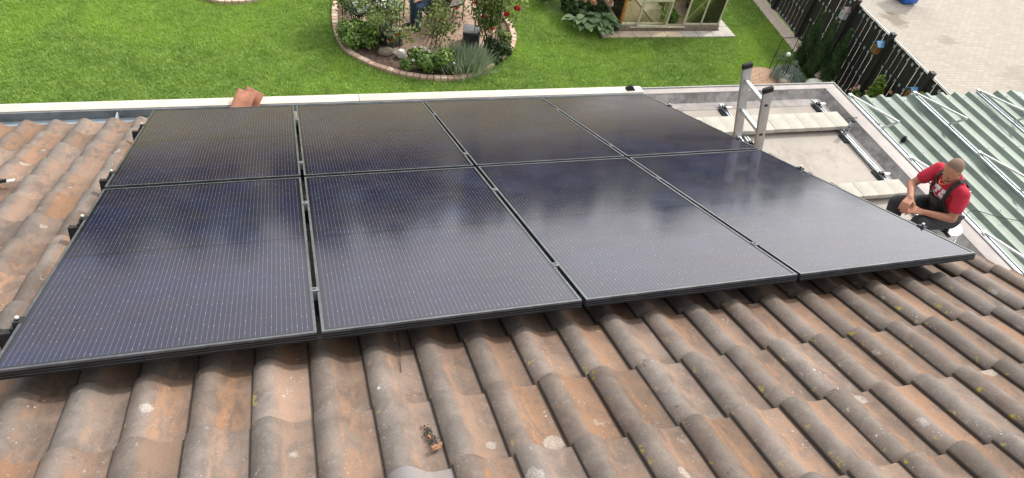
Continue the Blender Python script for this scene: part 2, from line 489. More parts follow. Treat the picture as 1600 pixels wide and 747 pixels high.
def mat_lawn():
    t = NT('lawn_soil_and_thatch')
    pos = t.n('NewGeometry').outputs['Position']
    a = t.noise(.5, 5, .6, pos); b = t.noise(3, 5, .65, pos); f = t.noise(60, 3, .7, pos)
    col = t.mix(t.ramp(b, .3, .7), c4(.12, .21, .035), c4(.19, .30, .06))
    col = t.mix(t.ramp(f, .3, .7, 0., .6), col, c4(.06, .12, .015))
    t.set(Base_Color=col, Roughness=.9)
    return t.m

def mat_grass():
    t = NT('grass_blades')
    pos = t.n('NewGeometry').outputs['Position']
    tone = t.n('Attribute', attribute_name='tone').outputs['Fac']
    a = t.noise(.42, 5, .6, pos, .5); b = t.noise(2.2, 5, .65, pos); d = t.noise(1.6, 5, .75, pos, 1.)
    f = t.math('ADD', t.math('MULTIPLY', tone, .55), t.math('MULTIPLY', t.ramp(b, .3, .7), .45))
    cl = t.noise(9, 4, .6, t.vmath('MULTIPLY', pos, (.6, 1., 1.)), .5)
    f = t.math('ADD', t.math('MULTIPLY', f, .65), t.math('MULTIPLY', t.ramp(cl, .32, .68), .35))
    col = t.mix(f, c4(.105, .235, .035), c4(.45, .59, .155))
    col = t.mix(t.ramp(a, .42, .68, 0., .6), col, c4(.42, .60, .09))
    col = t.mix(t.ramp(d, .58, .74, 0., .6), col, c4(.50, .46, .20))
    col = t.mix(t.ramp(t.noise(.7, 4, .6, t.vmath('ADD', pos, (31., 7., 0.))), .55, .72, 0., .5), col, c4(.13, .25, .08))
    t.set(Base_Color=col, Roughness=.5, Specular_IOR_Level=.35)
    tr = t.n('BsdfTranslucent'); t.l(col, tr.inputs[0]); mx = t.n('MixShader'); mx.inputs[0].default_value = .35
    t.l(t.p.outputs[0], mx.inputs[1]); t.l(tr.outputs[0], mx.inputs[2]); t.l(mx.outputs[0], t.out.inputs[0])
    return t.m

def mat_glass(name, tint, amt):
    t = NT(name)
    tr = t.n('BsdfTransparent'); gl = t.n('BsdfGlossy'); gl.inputs['Roughness'].default_value = .03
    df = t.n('BsdfDiffuse'); df.inputs[0].default_value = c4(.45, .42, .28)
    v = t.n('NewGeometry').outputs['Position']
    t.l(t.mix(t.noise(3, 4, .6, v), c4(*tint), c4(*[min(1, x * 1.12) for x in tint])), tr.inputs[0])
    fr = t.n('Fresnel'); fr.inputs[0].default_value = 1.5
    m1 = t.n('MixShader'); t.l(fr.outputs[0], m1.inputs[0]); t.l(tr.outputs[0], m1.inputs[1]); t.l(gl.outputs[0], m1.inputs[2])
    m2 = t.n('MixShader'); t.l(t.ramp(t.noise(5, 5, .6, v), .3, .8, amt * .4, amt), m2.inputs[0]); t.l(m1.outputs[0], m2.inputs[1]); t.l(df.outputs[0], m2.inputs[2])
    t.l(m2.outputs[0], t.out.inputs[0])
    return t.m

M['tile'] = mat_tile('weathered_roof_tile')
M['tile_grey'] = mat_tile('grey_roof_tile', .45)
M['solar'] = mat_solar()
M['frame'] = simple('black_anodised', (.20, .215, .24), .38, .9, .12, 40)
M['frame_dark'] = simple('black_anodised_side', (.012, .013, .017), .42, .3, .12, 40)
M['alu'] = simple('aluminium', (.62, .63, .64), .38, .85, .08, 30)
M['alu_white'] = simple('bright_aluminium', (.78, .79, .79), .45, .35, .06, 30)
M['ladder'] = simple('ladder_aluminium', (.47, .46, .455), .5, .45, .08, 22)
M['galv'] = simple('galvanised_steel', (.50, .55, .58), .42, .75, .14, 60)
M['black'] = simple('black_plastic', (.018, .018, .019), .5, 0, .2, 30)
M['rubber'] = simple('black_rubber', (.012, .012, .013), .8, 0, .2, 30)
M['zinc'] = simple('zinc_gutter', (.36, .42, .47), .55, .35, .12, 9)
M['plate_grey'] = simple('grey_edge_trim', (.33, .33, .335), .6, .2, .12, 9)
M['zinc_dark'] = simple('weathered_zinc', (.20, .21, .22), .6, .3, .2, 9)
M['deck'] = mat_deck()
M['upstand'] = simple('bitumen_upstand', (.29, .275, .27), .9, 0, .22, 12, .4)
M['kerb'] = simple('grey_membrane', (.40, .365, .35), .8, 0, .1, 5, .2)
M['slab'] = simple('cream_concrete_slab', (.43, .41, .36), .85, 0, .06, 18, .25)
M['green'] = simple('pale_green_sheet', (.19, .235, .20), .5, .1, .16, 3)
M['white_sheet'] = simple('white_sheet', (.80, .82, .82), .45, 0, .04, 4)
M['render'] = simple('rendered_wall', (.62, .58, .52), .9, 0, .08, 8, .3)
M['timber'] = simple('grey_timber', (.20, .17, .145), .8, 0, .25, 20, .3)
M['deckboard'] = simple('roof_underlay', (.05, .045, .04), .9, 0, .2, 12)
def mat_board():
    t = NT('white_painted_board')
    pos = t.n('NewGeometry').outputs['Position']
    a = t.noise(6, 5, .65, pos, .6); f = t.noise(40, 3, .6, t.vmath('MULTIPLY', pos, (.12, 1., 1.)))
    col = t.mix(t.ramp(f, .3, .7), c4(.47, .43, .375), c4(.60, .56, .50))
    col = t.mix(t.ramp(a, .62, .74, 0., .55), col, c4(.50, .34, .24))
    t.set(Base_Color=col, Roughness=.75); t.bump(f, .2, .002)
    return t.m
M['board'] = mat_board()
M['lawn'] = mat_lawn()
M['grass'] = mat_grass()

# ------------------------------------------------------------------ the tiled house roof
def roofpt(x, y, z):
    v = A_roof @ np.array([x, y, z]); return Vector(v)
def project(p):
    d = Rw @ (np.array(p) - np.array([1.026, -4.925, 3.549]))
    if d[2] < .2: return None
    return 800 + 1093.46 * d[0] / d[2], 373.5 + 1093.46 * d[1] / d[2], d[2]

house = empty('house', (1.5, -5.5, -4), 'low house with brown pantile roof carrying the solar panels', 'house')
HX = Vector(house.location)
ROOF_ROT = (-PITCH, 0, 0)
roof_me = MB().b2((-3.4, -6.6, -.215), (4.56, .20, -.195)).mesh('tile_roof')
roof = link('tile_roof', roof_me, house, M['deckboard'], -HX, ROOF_ROT)
MB().b2((-3.2, -12, -4), (4.46, .0, -.62)).build('wall', M['render'], house)
back = MB().b2((-3.4, -7.4, -.03), (4.58, 0, .03)).mesh('roof_back_slope')
link('roof_back_slope', back, house, simple('far_roof_slope', (.24, .18, .15), .85, 0, .2, 12, .4), roofpt(0, -6.62, -.2) - HX, (PITCH, 0, 0))

CW, CL, PT = .2, .346, .027
def tile_profile(u):
    if u < .052: z = .009 + .032 * math.sin(math.pi / 2 * u / .052) ** .72
    else: z = .041 * (.5 + .5 * math.cos(math.pi * min(1, (u - .052) / .088))) ** .95
    if u > .185: z += .003 * ((u - .185) / .02)
    return z
us = [0, .002, .006, .013, .023, .036, .052, .066, .08, .094, .108, .122, .14, .17, .208]
def tile_attr(me, xyz, rnd):
    a = me.attributes.new('tile_xyz', 'FLOAT_VECTOR', 'POINT'); a.data.foreach_set('vector', np.asarray(xyz, np.float32).ravel())
    a = me.attributes.new('tile_random', 'FLOAT', 'POINT'); a.data.foreach_set('value', np.asarray(rnd, np.float32))
def tile_mesh():
    v = []; f = []
    ys = [(.0, -.004, .0), (-.006, 0., 0.), (-.13, .0008, .0), (-.26, -.0004, 0.), (-.395, 0., 0.)]
    n = len(us)
    th = .007
    for (y, dz, _) in ys:
        for u in us:
            bow = .004 * math.cos(math.pi * (u / .208 - .3)) if y > -.01 else 0
            v.append((u, y + bow, tile_profile(u) + PT * (1 + y / CL) + dz))
    k = len(v)
    for (y, dz, _) in (ys[0], ys[-1]):
        for u in us:
            bow = .004 * math.cos(math.pi * (u / .208 - .3)) if y > -.01 else 0
            v.append((u, y + bow, tile_profile(u) + PT * (1 + y / CL) - th))
    m = len(ys)
    for i in range(m - 1):
        for j in range(n - 1): f.append((i * n + j, (i + 1) * n + j, (i + 1) * n + j + 1, i * n + j + 1))
    for j in range(n - 1):
        f.append((j, j + 1, k + j + 1, k + j)); f.append(((m - 1) * n + j, k + n + j, k + n + j + 1, (m - 1) * n + j + 1))
        f.append((k + j, k + j + 1, k + n + j + 1, k + n + j))
    f.append((0, k) + (k + n,) + tuple((m - 1 - i) * n for i in range(m - 1)))
    e = n - 1
    f.append(tuple(i * n + e for i in range(m)) + (k + n + e, k + e))
    me = bpy.data.meshes.new('roof_tile'); me.from_pydata(v, [], f); me.update(); smooth(me, 50)
    tile_attr(me, np.array(v), np.zeros(len(v)))
    return me
tile_me = tile_mesh(); tile_me.materials.append(M['tile'])
tile_grey_me = tile_me.copy(); tile_grey_me.materials.clear(); tile_grey_me.materials.append(M['tile_grey'])
TZ = -.175
cand = []
for n in range(-14, 23):
    for k in range(1, 17):
        x0 = n * CW + .003; y0 = .598 - k * CL
        pr = [project(roofpt(x0 + a, y0 - b, TZ)) for a in (0, .2) for b in (0, .346)]
        vis = any(p and -30 < p[0] < 1630 and 100 < p[1] < 790 for p in pr)
        hidden = x0 > .05 and x0 + .2 < 4.15 and y0 < .02 and y0 - CL > -3.42
        d = min((p[2] for p in pr if p), default=99)
        cand.append((0 if vis and not hidden else 1, d, x0, y0, n, k))
cand.sort()
rest_v = []; rest_f = []
base_v = np.array([v.co[:] for v in tile_me.vertices]); base_f = [tuple(p.vertices) for p in tile_me.polygons]
cnt = 0
for hid, d, x0, y0, n, k in cand:
    jz = random.uniform(-.0015, .0025); jx = random.uniform(-.002, .002); jr = random.uniform(-.006, .006); jt = random.uniform(-.008, .004)
    if not hid and cnt < 300:
        grey = abs(x0 - 1.2) < .05 and abs(y0 + 4.246) < .05
        o = link('roof_tile', tile_grey_me if grey else tile_me, roof, None, (x0 + jx, y0 + random.uniform(-.004, .004), TZ + jz), (jt, random.uniform(-.006, .006), jr))
        if n == 22: o.scale = (.74, 1, 1)
        cnt += 1
    else:
        b = len(rest_v) * len(base_v)
        rest_v.append(base_v * np.array([.74 if n == 22 else 1, 1, 1]) + np.array([x0 + jx, y0, TZ + jz])); rest_f += [tuple(i + b for i in f) for f in base_f]
rest = bpy.data.meshes.new('roof_tiles_covered'); rest.from_pydata(np.concatenate(rest_v).tolist(), [], rest_f); rest.update(); smooth(rest, 50)
tile_attr(rest, np.tile(base_v, (len(rest_v), 1)), np.repeat(rng.uniform(0, 1, len(rest_v)), len(base_v)))
ro = link('roof_tiles_covered', rest, roof, M['tile']); ro['kind'] = 'stuff'
# verge board, box gutter and white eave board
def roofbar(p, q, w, h): 
    d = MB(); d.bar(roofpt(*p), roofpt(*q), w, h, roofpt(0, 0, 1)); return d
roofbar((4.575, .2, -.24), (4.575, -6.6, -.24), .025, .09).build('verge_board', M['timber'], house)
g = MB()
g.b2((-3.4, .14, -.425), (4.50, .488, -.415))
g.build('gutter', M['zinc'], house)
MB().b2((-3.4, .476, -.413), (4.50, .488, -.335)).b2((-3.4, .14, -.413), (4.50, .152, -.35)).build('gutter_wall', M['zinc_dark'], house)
for gx in (-.38, 1.6, 3.5):
    MB().b2((gx, .153, -.4145), (gx + .012, .475, -.35)).build('gutter_joint', M['zinc'], house)
MB().b2((-3.4, .491, -.37), (1.62, .600, -.327)).build('eave_board', M['board'], house, bevel=.003)
MB().b2((1.624, .491, -.37), (4.515, .600, -.327)).build('eave_board', M['board'], house, bevel=.003)

# ------------------------------------------------------------------ solar panels, rails and clamps
PW, PH, GX, GY, FT = 1.04, 1.778, .0185, .0337, .035
lip = .011
def panel_meshes():
    g_ = MB().b2((-PW / 2 + lip, -PH / 2 + lip, -.006), (PW / 2 - lip, PH / 2 - lip, -.0022)).mesh('glass')
    f = MB()
    f.b2((-PW / 2, -PH / 2, -FT), (-PW / 2 + lip, PH / 2, 0)); f.b2((PW / 2 - lip, -PH / 2, -FT), (PW / 2, PH / 2, 0))
    f.b2((-PW / 2 + lip, -PH / 2, -FT), (PW / 2 - lip, -PH / 2 + lip, 0)); f.b2((-PW / 2 + lip, PH / 2 - lip, -FT), (PW / 2 - lip, PH / 2, 0))
    fm = f.mesh('frame')
    s = MB()
    for z in (-.0325, -.022, -.012):
        s.b2((-PW / 2 + .0005, -PH / 2 - .0022, z - .003), (PW / 2 - .0005, -PH / 2 - .0002, z + .003))
    sm_ = s.mesh('side_ribs')
    b = MB().b2((-PW / 2 + lip, -PH / 2 + lip, -.0095), (PW / 2 - lip, PH / 2 - lip, -.0065)).mesh('back_sheet')
    return g_, fm, sm_, b
gm, fm, rm, bm_ = panel_meshes()
gm.materials.append(M['solar']); fm.materials.append(M['frame']); rm.materials.append(M['frame_dark']); bm_.materials.append(M['black'])
colname = ['in the leftmost column', 'in the second column from the left', 'in the third column from the left', 'in the rightmost column']
for r_ in range(2):
    for c_ in range(4):
        cx = c_ * (PW + GX) + PW / 2; cy = -(r_ * (PH + GY) + PH / 2)
        where = 'in the far row' if r_ == 0 else 'in the near row'
        e = empty('solar_panel', roofpt(cx, cy, random.uniform(-.001, .001)), f'black solar panel {where}, {colname[c_]}', 'solar panel', 'solar panels on the tiled roof', ROOF_ROT)
        e.rotation_euler = (-PITCH + random.uniform(-.001, .001), random.uniform(-.0012, .0012), random.uniform(-.0008, .0008))
        link('glass', gm, e); link('frame', fm, e); link('side_ribs', rm, e); link('back_sheet', bm_, e)

RY = [-.46, -1.53, -2.24, -3.25]
rname = ['nearest the gutter', 'just beyond the row gap', 'just before the row gap', 'nearest the camera']
mid_me = MB().b2((-.0155, -.017, .0005), (.0155, .017, .003)).b2((-.007, -.017, -.05), (.007, .017, .0004)).lathe([(.006, .0035), (.006, .009)], n=8).mesh('mid_clamp'); mid_me.materials.append(M['zinc_dark'])
end_me = MB().b2((-.035, -.024, -.045), (-.002, .024, -.02)).b2((-.022, -.022, -.02), (-.003, .022, .0032)).b2((-.003, -.022, .0008), (.009, .022, .0035)).lathe([(.006, .0034), (.006, .010)], c=(-.010, 0, 0), n=8).mesh('end_clamp'); end_me.materials.append(M['black'])
bolt_me = MB().lathe([(.0075, 0), (.0075, .007), (.004, .009)], n=8).mesh('bolt'); bolt_me.materials.append(M['alu_white'])
for i, y in enumerate(RY):
    e = empty('mounting_rail', roofpt(2.1, y, -.075), 'mounting rail under the panels, ' + rname[i], 'rail', 'mounting rails', ROOF_ROT)
    ln = 2.1 + .075
    rb = MB().b2((-ln, -.02, -.03), (ln + .035, .02, .035)); link('rail_body', rb.mesh('rail_body'), e, M['black'])
    for s_ in (-1, 1):
        q = ln if s_ < 0 else ln + .035
        link('end_cap', MB().b2((s_ * q, -.022, -.032), (s_ * (q + .004), .022, .037)).mesh('end_cap'), e, M['black'])
    for c_ in range(3):
        o = link('mid_clamp', mid_me, e, None, ((c_ + 1) * (PW + GX) - GX / 2 - 2.1, 0, .075))
    for s_ in (-1, 1):
        x = -2.1 if s_ < 0 else 4 * PW + 3 * GX - 2.1
        o = link('end_clamp', end_me, e, None, (x, 0, .075), (0, 0, 0 if s_ < 0 else math.pi))
        b = link('bolt', bolt_me, o, None, (-.010, 0, .010))
    for hx in (-1.9, -.9, .1, 1.1, 2.0):
        h = MB().b2((hx - .015, -.02, -.075), (hx + .015, .006, -.031)).b2((hx - .015, -.10, -.082), (hx + .015, .006, -.0755)); link('roof_hook', h.mesh('roof_hook'), e, M['galv'])

# ------------------------------------------------------------------ garage with flat roof
DZ = -1.0
gar = empty('garage', (6.2, -3, -4), 'flat roofed garage between the tiled roof and the green metal roof', 'garage')
MB().b2((4.62, -9, -4), (7.72, 1.25, -1.05)).build('wall', M['render'], gar)
MB().b2((4.47, -9, -1.045), (7.50, 1.17, DZ)).build('roof_deck', M['deck'], gar)
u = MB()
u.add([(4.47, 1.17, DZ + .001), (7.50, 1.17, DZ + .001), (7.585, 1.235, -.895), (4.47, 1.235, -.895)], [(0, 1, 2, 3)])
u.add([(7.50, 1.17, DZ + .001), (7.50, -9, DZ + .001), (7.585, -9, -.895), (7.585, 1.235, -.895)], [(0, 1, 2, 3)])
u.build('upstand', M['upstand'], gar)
# membrane strip lapped onto the deck, dirtier than the deck
l = MB(); l.b2((4.47, 1.03, DZ), (7.34, 1.169, DZ + .004)); l.b2((7.36, -9, DZ), (7.499, 1.169, DZ + .004)); l.build('membrane_lap', simple('dirty_lap', (.30, .275, .265), .9, 0, .2, 6, .3), gar)
k_ = MB(); k_.b2((4.47, 1.235, -1.04), (7.77, 1.33, -.885)); k_.b2((7.585, -9, -1.04), (7.77, 1.234, -.885)); k_.build('kerb', M['kerb'], gar, bevel=.006)
k_ = MB(); k_.b2((4.47, 1.331, -.97), (7.785, 1.345, -.872)); k_.b2((7.771, -9, -.97), (7.785, 1.330, -.872)); k_.build('edge_trim', M['plate_grey'], gar)

def slab_row(n, x1, y0, y1, lab):
    for i in range(n):
        w = .212; xa = x1 - (i + 1) * w; dz = random.uniform(-.002, .002)
        mb = MB().box((xa + w / 2, (y0 + y1) / 2 + random.uniform(-.004, .004), -.925 + dz), (w - .002, y1 - y0, .05), Matrix.Rotation(random.uniform(-.003, .003), 3, 'Z'))
        nth = ['rightmost slab', 'second slab from the right', 'third slab from the right', 'fourth slab from the right', 'fifth slab from the right', 'sixth slab from the right', 'seventh slab from the right', 'eighth slab from the right', 'ninth slab from the right', 'tenth slab from the right', 'eleventh slab from the right', 'twelfth slab from the right'][i]
        top(mb, 'concrete_slab', M['slab'], f'cream concrete slab, {nth} {lab}', 'slab', 'ballast slabs on the flat roof', bevel=.002)
slab_row(11, 7.455, .475, .765, 'in the far row behind the ladder')
slab_row(5, 7.44, -.715, -.495, 'in the near row beside the seated man')

strut_mat = M['galv']
def strut(x, ya, yb, label, pads, brackets, post=None):
    e = empty('strut_rail', (x, (ya + yb) / 2, DZ), label, 'rail', 'galvanised strut rails on the flat roof')
    m = MB(); z0, z1 = DZ + .018, DZ + .045
    m.b2((x - .024, ya, z0), (x + .024, yb, z0 + .003)); m.b2((x - .024, ya, z0 + .003), (x - .0205, yb, z1)); m.b2((x + .0205, ya, z0 + .003), (x + .024, yb, z1))
    m.b2((x - .0204, ya, z1 - .004), (x - .010, yb, z1)); m.b2((x + .010, ya, z1 - .004), (x + .0204, yb, z1))
    m.build('channel', strut_mat, e)
    for y in pads: MB().b2((x - .065, y - .075, DZ), (x + .045, y + .075, DZ + .0175)).build('rubber_pad', M['rubber'], e, bevel=.003)
    for y in brackets:
        MB().b2((x - .03, y - .02, z1 + .0005), (x + .03, y + .02, z1 + .022)).b2((x - .012, y - .05, z1 + .0225), (x + .05, y - .005, z1 + .030)).build('bracket', M['black'], e)
        MB().b2((x - .01, y - .06, z1 + .031), (x + .055, y - .03, z1 + .042)).build('clip', M['alu_white'], e)
    if post:
        MB().bar((x + .02, post, z1), (x + .02, post - .01, z1 + .17), .045, .035).build('upright', strut_mat, e)
        MB().lathe([(.028, 0), (.032, .012), (.02, .02)], (x + .02, post - .01, z1 + .171), 10).build('cap', M['rubber'], e)
        for q in (.05, .1): MB().box((x - .004, post - .026, z1 + q), (.02, .006, .014)).build('slot', M['rubber'], e)
strut(6.0, -2.2, 1.09, 'galvanised strut rail on the flat roof, running behind the ladder', (.95, .2, -.9), (1.0, .33))
strut(7.36, -2.2, 1.09, 'galvanised strut rail by the green roof, with short upright post', (.97, .35, -.32), (1.0, -.33), .42)

# ------------------------------------------------------------------ shed with pale green corrugated roof
shed = empty('shed', (10, -3, -4), 'shed with pale green corrugated metal roof beside the garage', 'shed')
MB().b2((7.95, -9, -4), (13.2, 1.1, -1.2)).build('wall', M['render'], shed)
def sheet(x0, nr, mat, name='roof_sheet'):
    p = .2605; h = .052; pts = []
    for i in range(nr):
        a = x0 + i * p
        pts += [(a, 0), (a + .128, 0), (a + .165, h), (a + .215, h), (a + .243, .0)]
    pts.append((x0 + nr * p + .001, .0))
    if name == 'x': return
    v = []; f = []
    for z in (0, -.004):
        for y in (1.28, .05, -9):
            for (x, q) in pts: v.append((x, y, -1.10 + q + z))
    n = len(pts)
    for s in range(2):
        for a in range(2):
            for j in range(n - 1):
                b = s * 3 * n + a * n; q = (b + j, b + n + j, b + n + j + 1, b + j + 1)
                f.append(q if s == 0 else q[::-1])
    for j in range(n - 1): f.append((j, j + 1, 3 * n + j + 1, 3 * n + j))
    MB().add(v, f).build(name, mat, shed)
for i in range(3): sheet(7.9 + i * 4 * .2605, 4, M['green'])
sheet(7.9 + 12 * .2605 + .0015, 4, M['white_sheet']); sheet(7.9 + 16 * .2605 + .003, 4, M['green'])
MB().b2((7.86, -9, -1.14), (7.898, 1.28, -1.045)).build('edge_flashing', M['white_sheet'], shed)
MB().b2((7.87, 1.22, -1.16), (13.1, 1.25, -1.108)).build('eave_trim', M['zinc_dark'], shed)
scr = MB()
for i in range(20):
    for y in (1.1, .05, -1.0, -2.0): scr.lathe([(.009, 0), (.009, .006), (.004, .012)], (7.9 + i * .2605 + .197, y + .02, -1.049), 6)
scr.build('screws', M['galv'], shed)['kind'] = 'stuff'
for i, x in enumerate((8.055, 9.13, 10.26)):
    nm = ['nearest the flat roof', 'in the middle of the green roof', 'on the right of the green roof'][i]
    mb = MB(); z = -1.0995 if i == 0 else -1.0995
    zb = -1.047
    mb.b2((x - .032, -4, zb), (x + .032, 1.24, zb + .010)); mb.b2((x - .032, -4, zb + .0105), (x - .026, 1.24, zb + .024)); mb.b2((x + .026, -4, zb + .0105), (x + .032, 1.24, zb + .024)); 
    top(mb, 'base_rail', M['galv'], f'pale base rail of the panel supports, {nm}', 'rail', 'base rails on the green roof')
    for j, y in enumerate((1.24, -.03, -1.29)):
        rowname = ['farthest from the camera', 'in the middle row', 'nearest the camera'][j]
        e = empty('panel_support', (x, y - .35, zb + .029), f'aluminium support triangle {rowname}, {nm}', 'support', 'support triangles on the green roof')
        MB().bar((x, y, zb + .04), (x, y - .86, zb + .245), .026, .02).build('sloping_bar', M['alu'], e)
        MB().bar((x, y - .70, zb + .029), (x, y - .845, zb + .23), .03, .024, (0, 1, 0)).build('leg', M['alu'], e)
        MB().b2((x - .025, y - .03, zb + .0285), (x + .025, y + .02, zb + .05)).build('hinge', M['alu'], e)
mb = MB().lathe([(.026, -1.098), (.026, -1.05), (.02, -1.04), (.02, -1.02)], (8.29, .36, 0), 12)
top(mb, 'vent_cap', M['rubber'], 'small black vent stub with pale cap on the green roof', 'vent', sm=40)

# ------------------------------------------------------------------ ladder
lad = empty('ladder', (4.86, -1.1, DZ), 'aluminium ladder leaning against the roof edge, its top above the panels', 'ladder')
def lpt(y, t):   # t: height above the flat roof along the stile
    return Vector((4.985 - .305 * t, y, DZ + t))
YA, YB = -.955, -1.275
for y in (YA, YB):
    MB().bar(lpt(y, .02), lpt(y, 1.93), .024, .074, (1, 0, 0)).build('stile', M['ladder'], lad, bevel=.002)
    d, a, b, L = MB().frame_of(lpt(y, .02), lpt(y, 1.93), (1, 0, 0))
    p = lpt(y, 1.93)
    MB().bar(p - d * .03, p + d * .012, .030, .082, (1, 0, 0)).build('end_cap', M['rubber'], lad, bevel=.008)
    MB().bar(lpt(y, 0), lpt(y, .05), .034, .086, (1, 0, 0)).build('foot', M['rubber'], lad, bevel=.004)
for i in range(7):
    t = 1.79 - .28 * i
    MB().bar(lpt(YA - .012, t), lpt(YB + .012, t), .03, .028).build('rung', M['alu_white'], lad, bevel=.004)
    for y, s in ((YB, -1),): MB().bar(lpt(y, t) + Vector((0, -.0125, 0)), lpt(y, t) + Vector((0, -.0155, 0)), .026, .018).build('rung_end', M['black'], lad)

# ------------------------------------------------------------------ ground, lawn, yard
GZ = -4.0
def plane(name, pts, z, mat, kind='structure'):
    me = bpy.data.meshes.new(name); me.from_pydata([(x, y, z) for x, y in pts], [], [tuple(range(len(pts)))]); me.update()
    o = link(name, me, None, mat); o['kind'] = kind; return o
def fence_x(y): return 12.52 + (y - 5.3) * .095
plane('field', [(-400, -300), (500, -300), (500, 500), (-400, 500)], GZ - .020, simple('dry_field', (.215, .185, .065), .95, 0, .3, .35))
plane('lawn', [(-25, -20), (14, -20), (14, 15), (-25, 15)], GZ - .012, M['lawn'])
M['yard'] = mat_brick('yard_block_paving', (.42, .375, .32), (.36, .32, .275), (.25, .22, .18), .21, .105, .006, (.27, .235, .19), .06, spots=((16.3, 8.5, .5, .75), (17.2, 7.45, .35, .4), (14.9, 6.6, .9, .3), (18.5, 5.2, 1.4, .3)))
M['path'] = mat_brick('pink_brick_path', (.60, .49, .42), (.53, .43, .36), (.30, .25, .2), .2, .1, .006, None, .1)
plane('yard', [(fence_x(-20) + .03, -20), (60, -20), (60, 30), (fence_x(30) + .03, 30)], GZ + .004, M['yard'])
plane('path', [(fence_x(0) - .42, 0), (fence_x(0) - .04, 0), (fence_x(16) - .04, 16), (fence_x(16) - .42, 16)], GZ + .006, M['path'])
disc = [(10.93 + .5 * math.cos(a * math.pi / 18), 5.93 + .5 * math.sin(a * math.pi / 18)) for a in range(36)]
plane('paved_circle', disc, GZ + .008, mat_brick('terracotta_setts', (.40, .24, .16), (.46, .30, .20), (.22, .16, .11), .16, .09, .008, None, .5))

bed_pts = [(2.1, 9.24), (1.97, 8.58), (1.96, 7.84), (2.1, 7.21), (2.42, 6.8), (2.86, 6.46), (3.31, 6.27), (3.78, 6.17), (4.3, 6.23), (4.9, 6.61), (5.42, 7.14), (5.64, 7.55), (5.72, 8.07), (5.69, 8.6), (5.5, 9.3), (5.1, 9.9), (4.5, 10.3), (3.8, 10.42), (3.1, 10.25), (2.5, 9.85)]
def closed_spline(pts, n):
    P = np.array(pts); out = []
    m = len(P)
    for i in range(m):
        p0, p1, p2, p3 = P[i - 1], P[i], P[(i + 1) % m], P[(i + 2) % m]
        for j in range(n):
            t = j / n
            out.append(.5 * ((2 * p1) + (-p0 + p2) * t + (2 * p0 - 5 * p1 + 4 * p2 - p3) * t * t + (-p0 + 3 * p1 - 3 * p2 + p3) * t ** 3))
    return np.array(out)
bed = closed_spline(bed_pts, 12)
bed_c = bed.mean(0)
inner = bed_c + (bed - bed_c) * .955
plane('soil', [tuple(p) for p in inner[::-1]], GZ + .010, simple('garden_soil', (.115, .075, .055), .95, 0, .3, 25, .6))
pav = bed_c + np.array([0.05, .28]) + (bed - bed_c) * .80
plane('paving', [tuple(p) for p in pav[::-1]], GZ + .016, mat_brick('reddish_bed_paving', (.40, .265, .195), (.46, .32, .25), (.27, .18, .13), .15, .09, .007, (.30, .2, .15), .3))

def mat_edging():
    t = NT('salmon_edging_brick'); v = t.coord(); r_ = t.n('ObjectInfo').outputs['Random']
    col = t.mix(r_, c4(.50, .33, .25), c4(.62, .49, .40)); col = t.mix(t.ramp(t.noise(30, 4, .65, v), .4, .75, 0., .6), col, c4(.33, .23, .18))
    t.set(Base_Color=col, Roughness=.9); t.bump(t.noise(60, 3, .6, v), .4, .004); return t.m
M['edging'] = mat_edging()
def edging(curve, name, label, closed=True, step=.128, width=.115):
    e = empty(name, (float(curve[:, 0].mean()), float(curve[:, 1].mean()), GZ), label, 'edging')
    d = np.linalg.norm(np.diff(np.vstack([curve, curve[:1]] if closed else [curve]), axis=0), axis=1); s = np.concatenate([[0], np.cumsum(d)])
    cv = np.vstack([curve, curve[:1]]) if closed else curve
    n = int(s[-1] / step)
    me = MB().box((0, 0, 0), (step - .008, width, .09)).mesh('edging_brick')
    b = bmesh.new(); b.from_mesh(me); bmesh.ops.bevel(b, geom=list(b.edges), offset=.008, segments=1, affect='EDGES'); b.to_mesh(me); b.free(); me.materials.append(M['edging'])
    for i in range(n):
        q = (i + .5) * s[-1] / n; x = np.interp(q, s, cv[:, 0]); y = np.interp(q, s, cv[:, 1])
        x2 = np.interp(q + .03, s, cv[:, 0]); y2 = np.interp(q + .03, s, cv[:, 1])
        link('edging_brick', me, e, None, Vector((x, y, GZ + .02 + random.uniform(-.006, .006))) - e.location, (random.uniform(-.03, .03), random.uniform(-.03, .03), math.atan2(y2 - y, x2 - x) + random.uniform(-.05, .05)))
edging(bed_c + (bed - bed_c) * .972, 'rose_bed_edging', 'ring of salmon coloured edging bricks round the rose bed')
arc = np.array([(.05 + 1.0 * math.cos(a), 10.08 + 1.0 * math.sin(a)) for a in np.linspace(math.pi * 1.05, math.pi * 1.95, 30)])
edging(arc, 'path_edging', 'short arc of beige edging bricks at the top left of the lawn', False)
plane('gravel_bed', [(.05 + .94 * math.cos(a), 10.08 + .94 * math.sin(a)) for a in np.linspace(0, 2 * math.pi, 40)[:-1]], GZ + .012, simple('pale_gravel', (.45, .38, .30), .95, 0, .25, 40, .6))

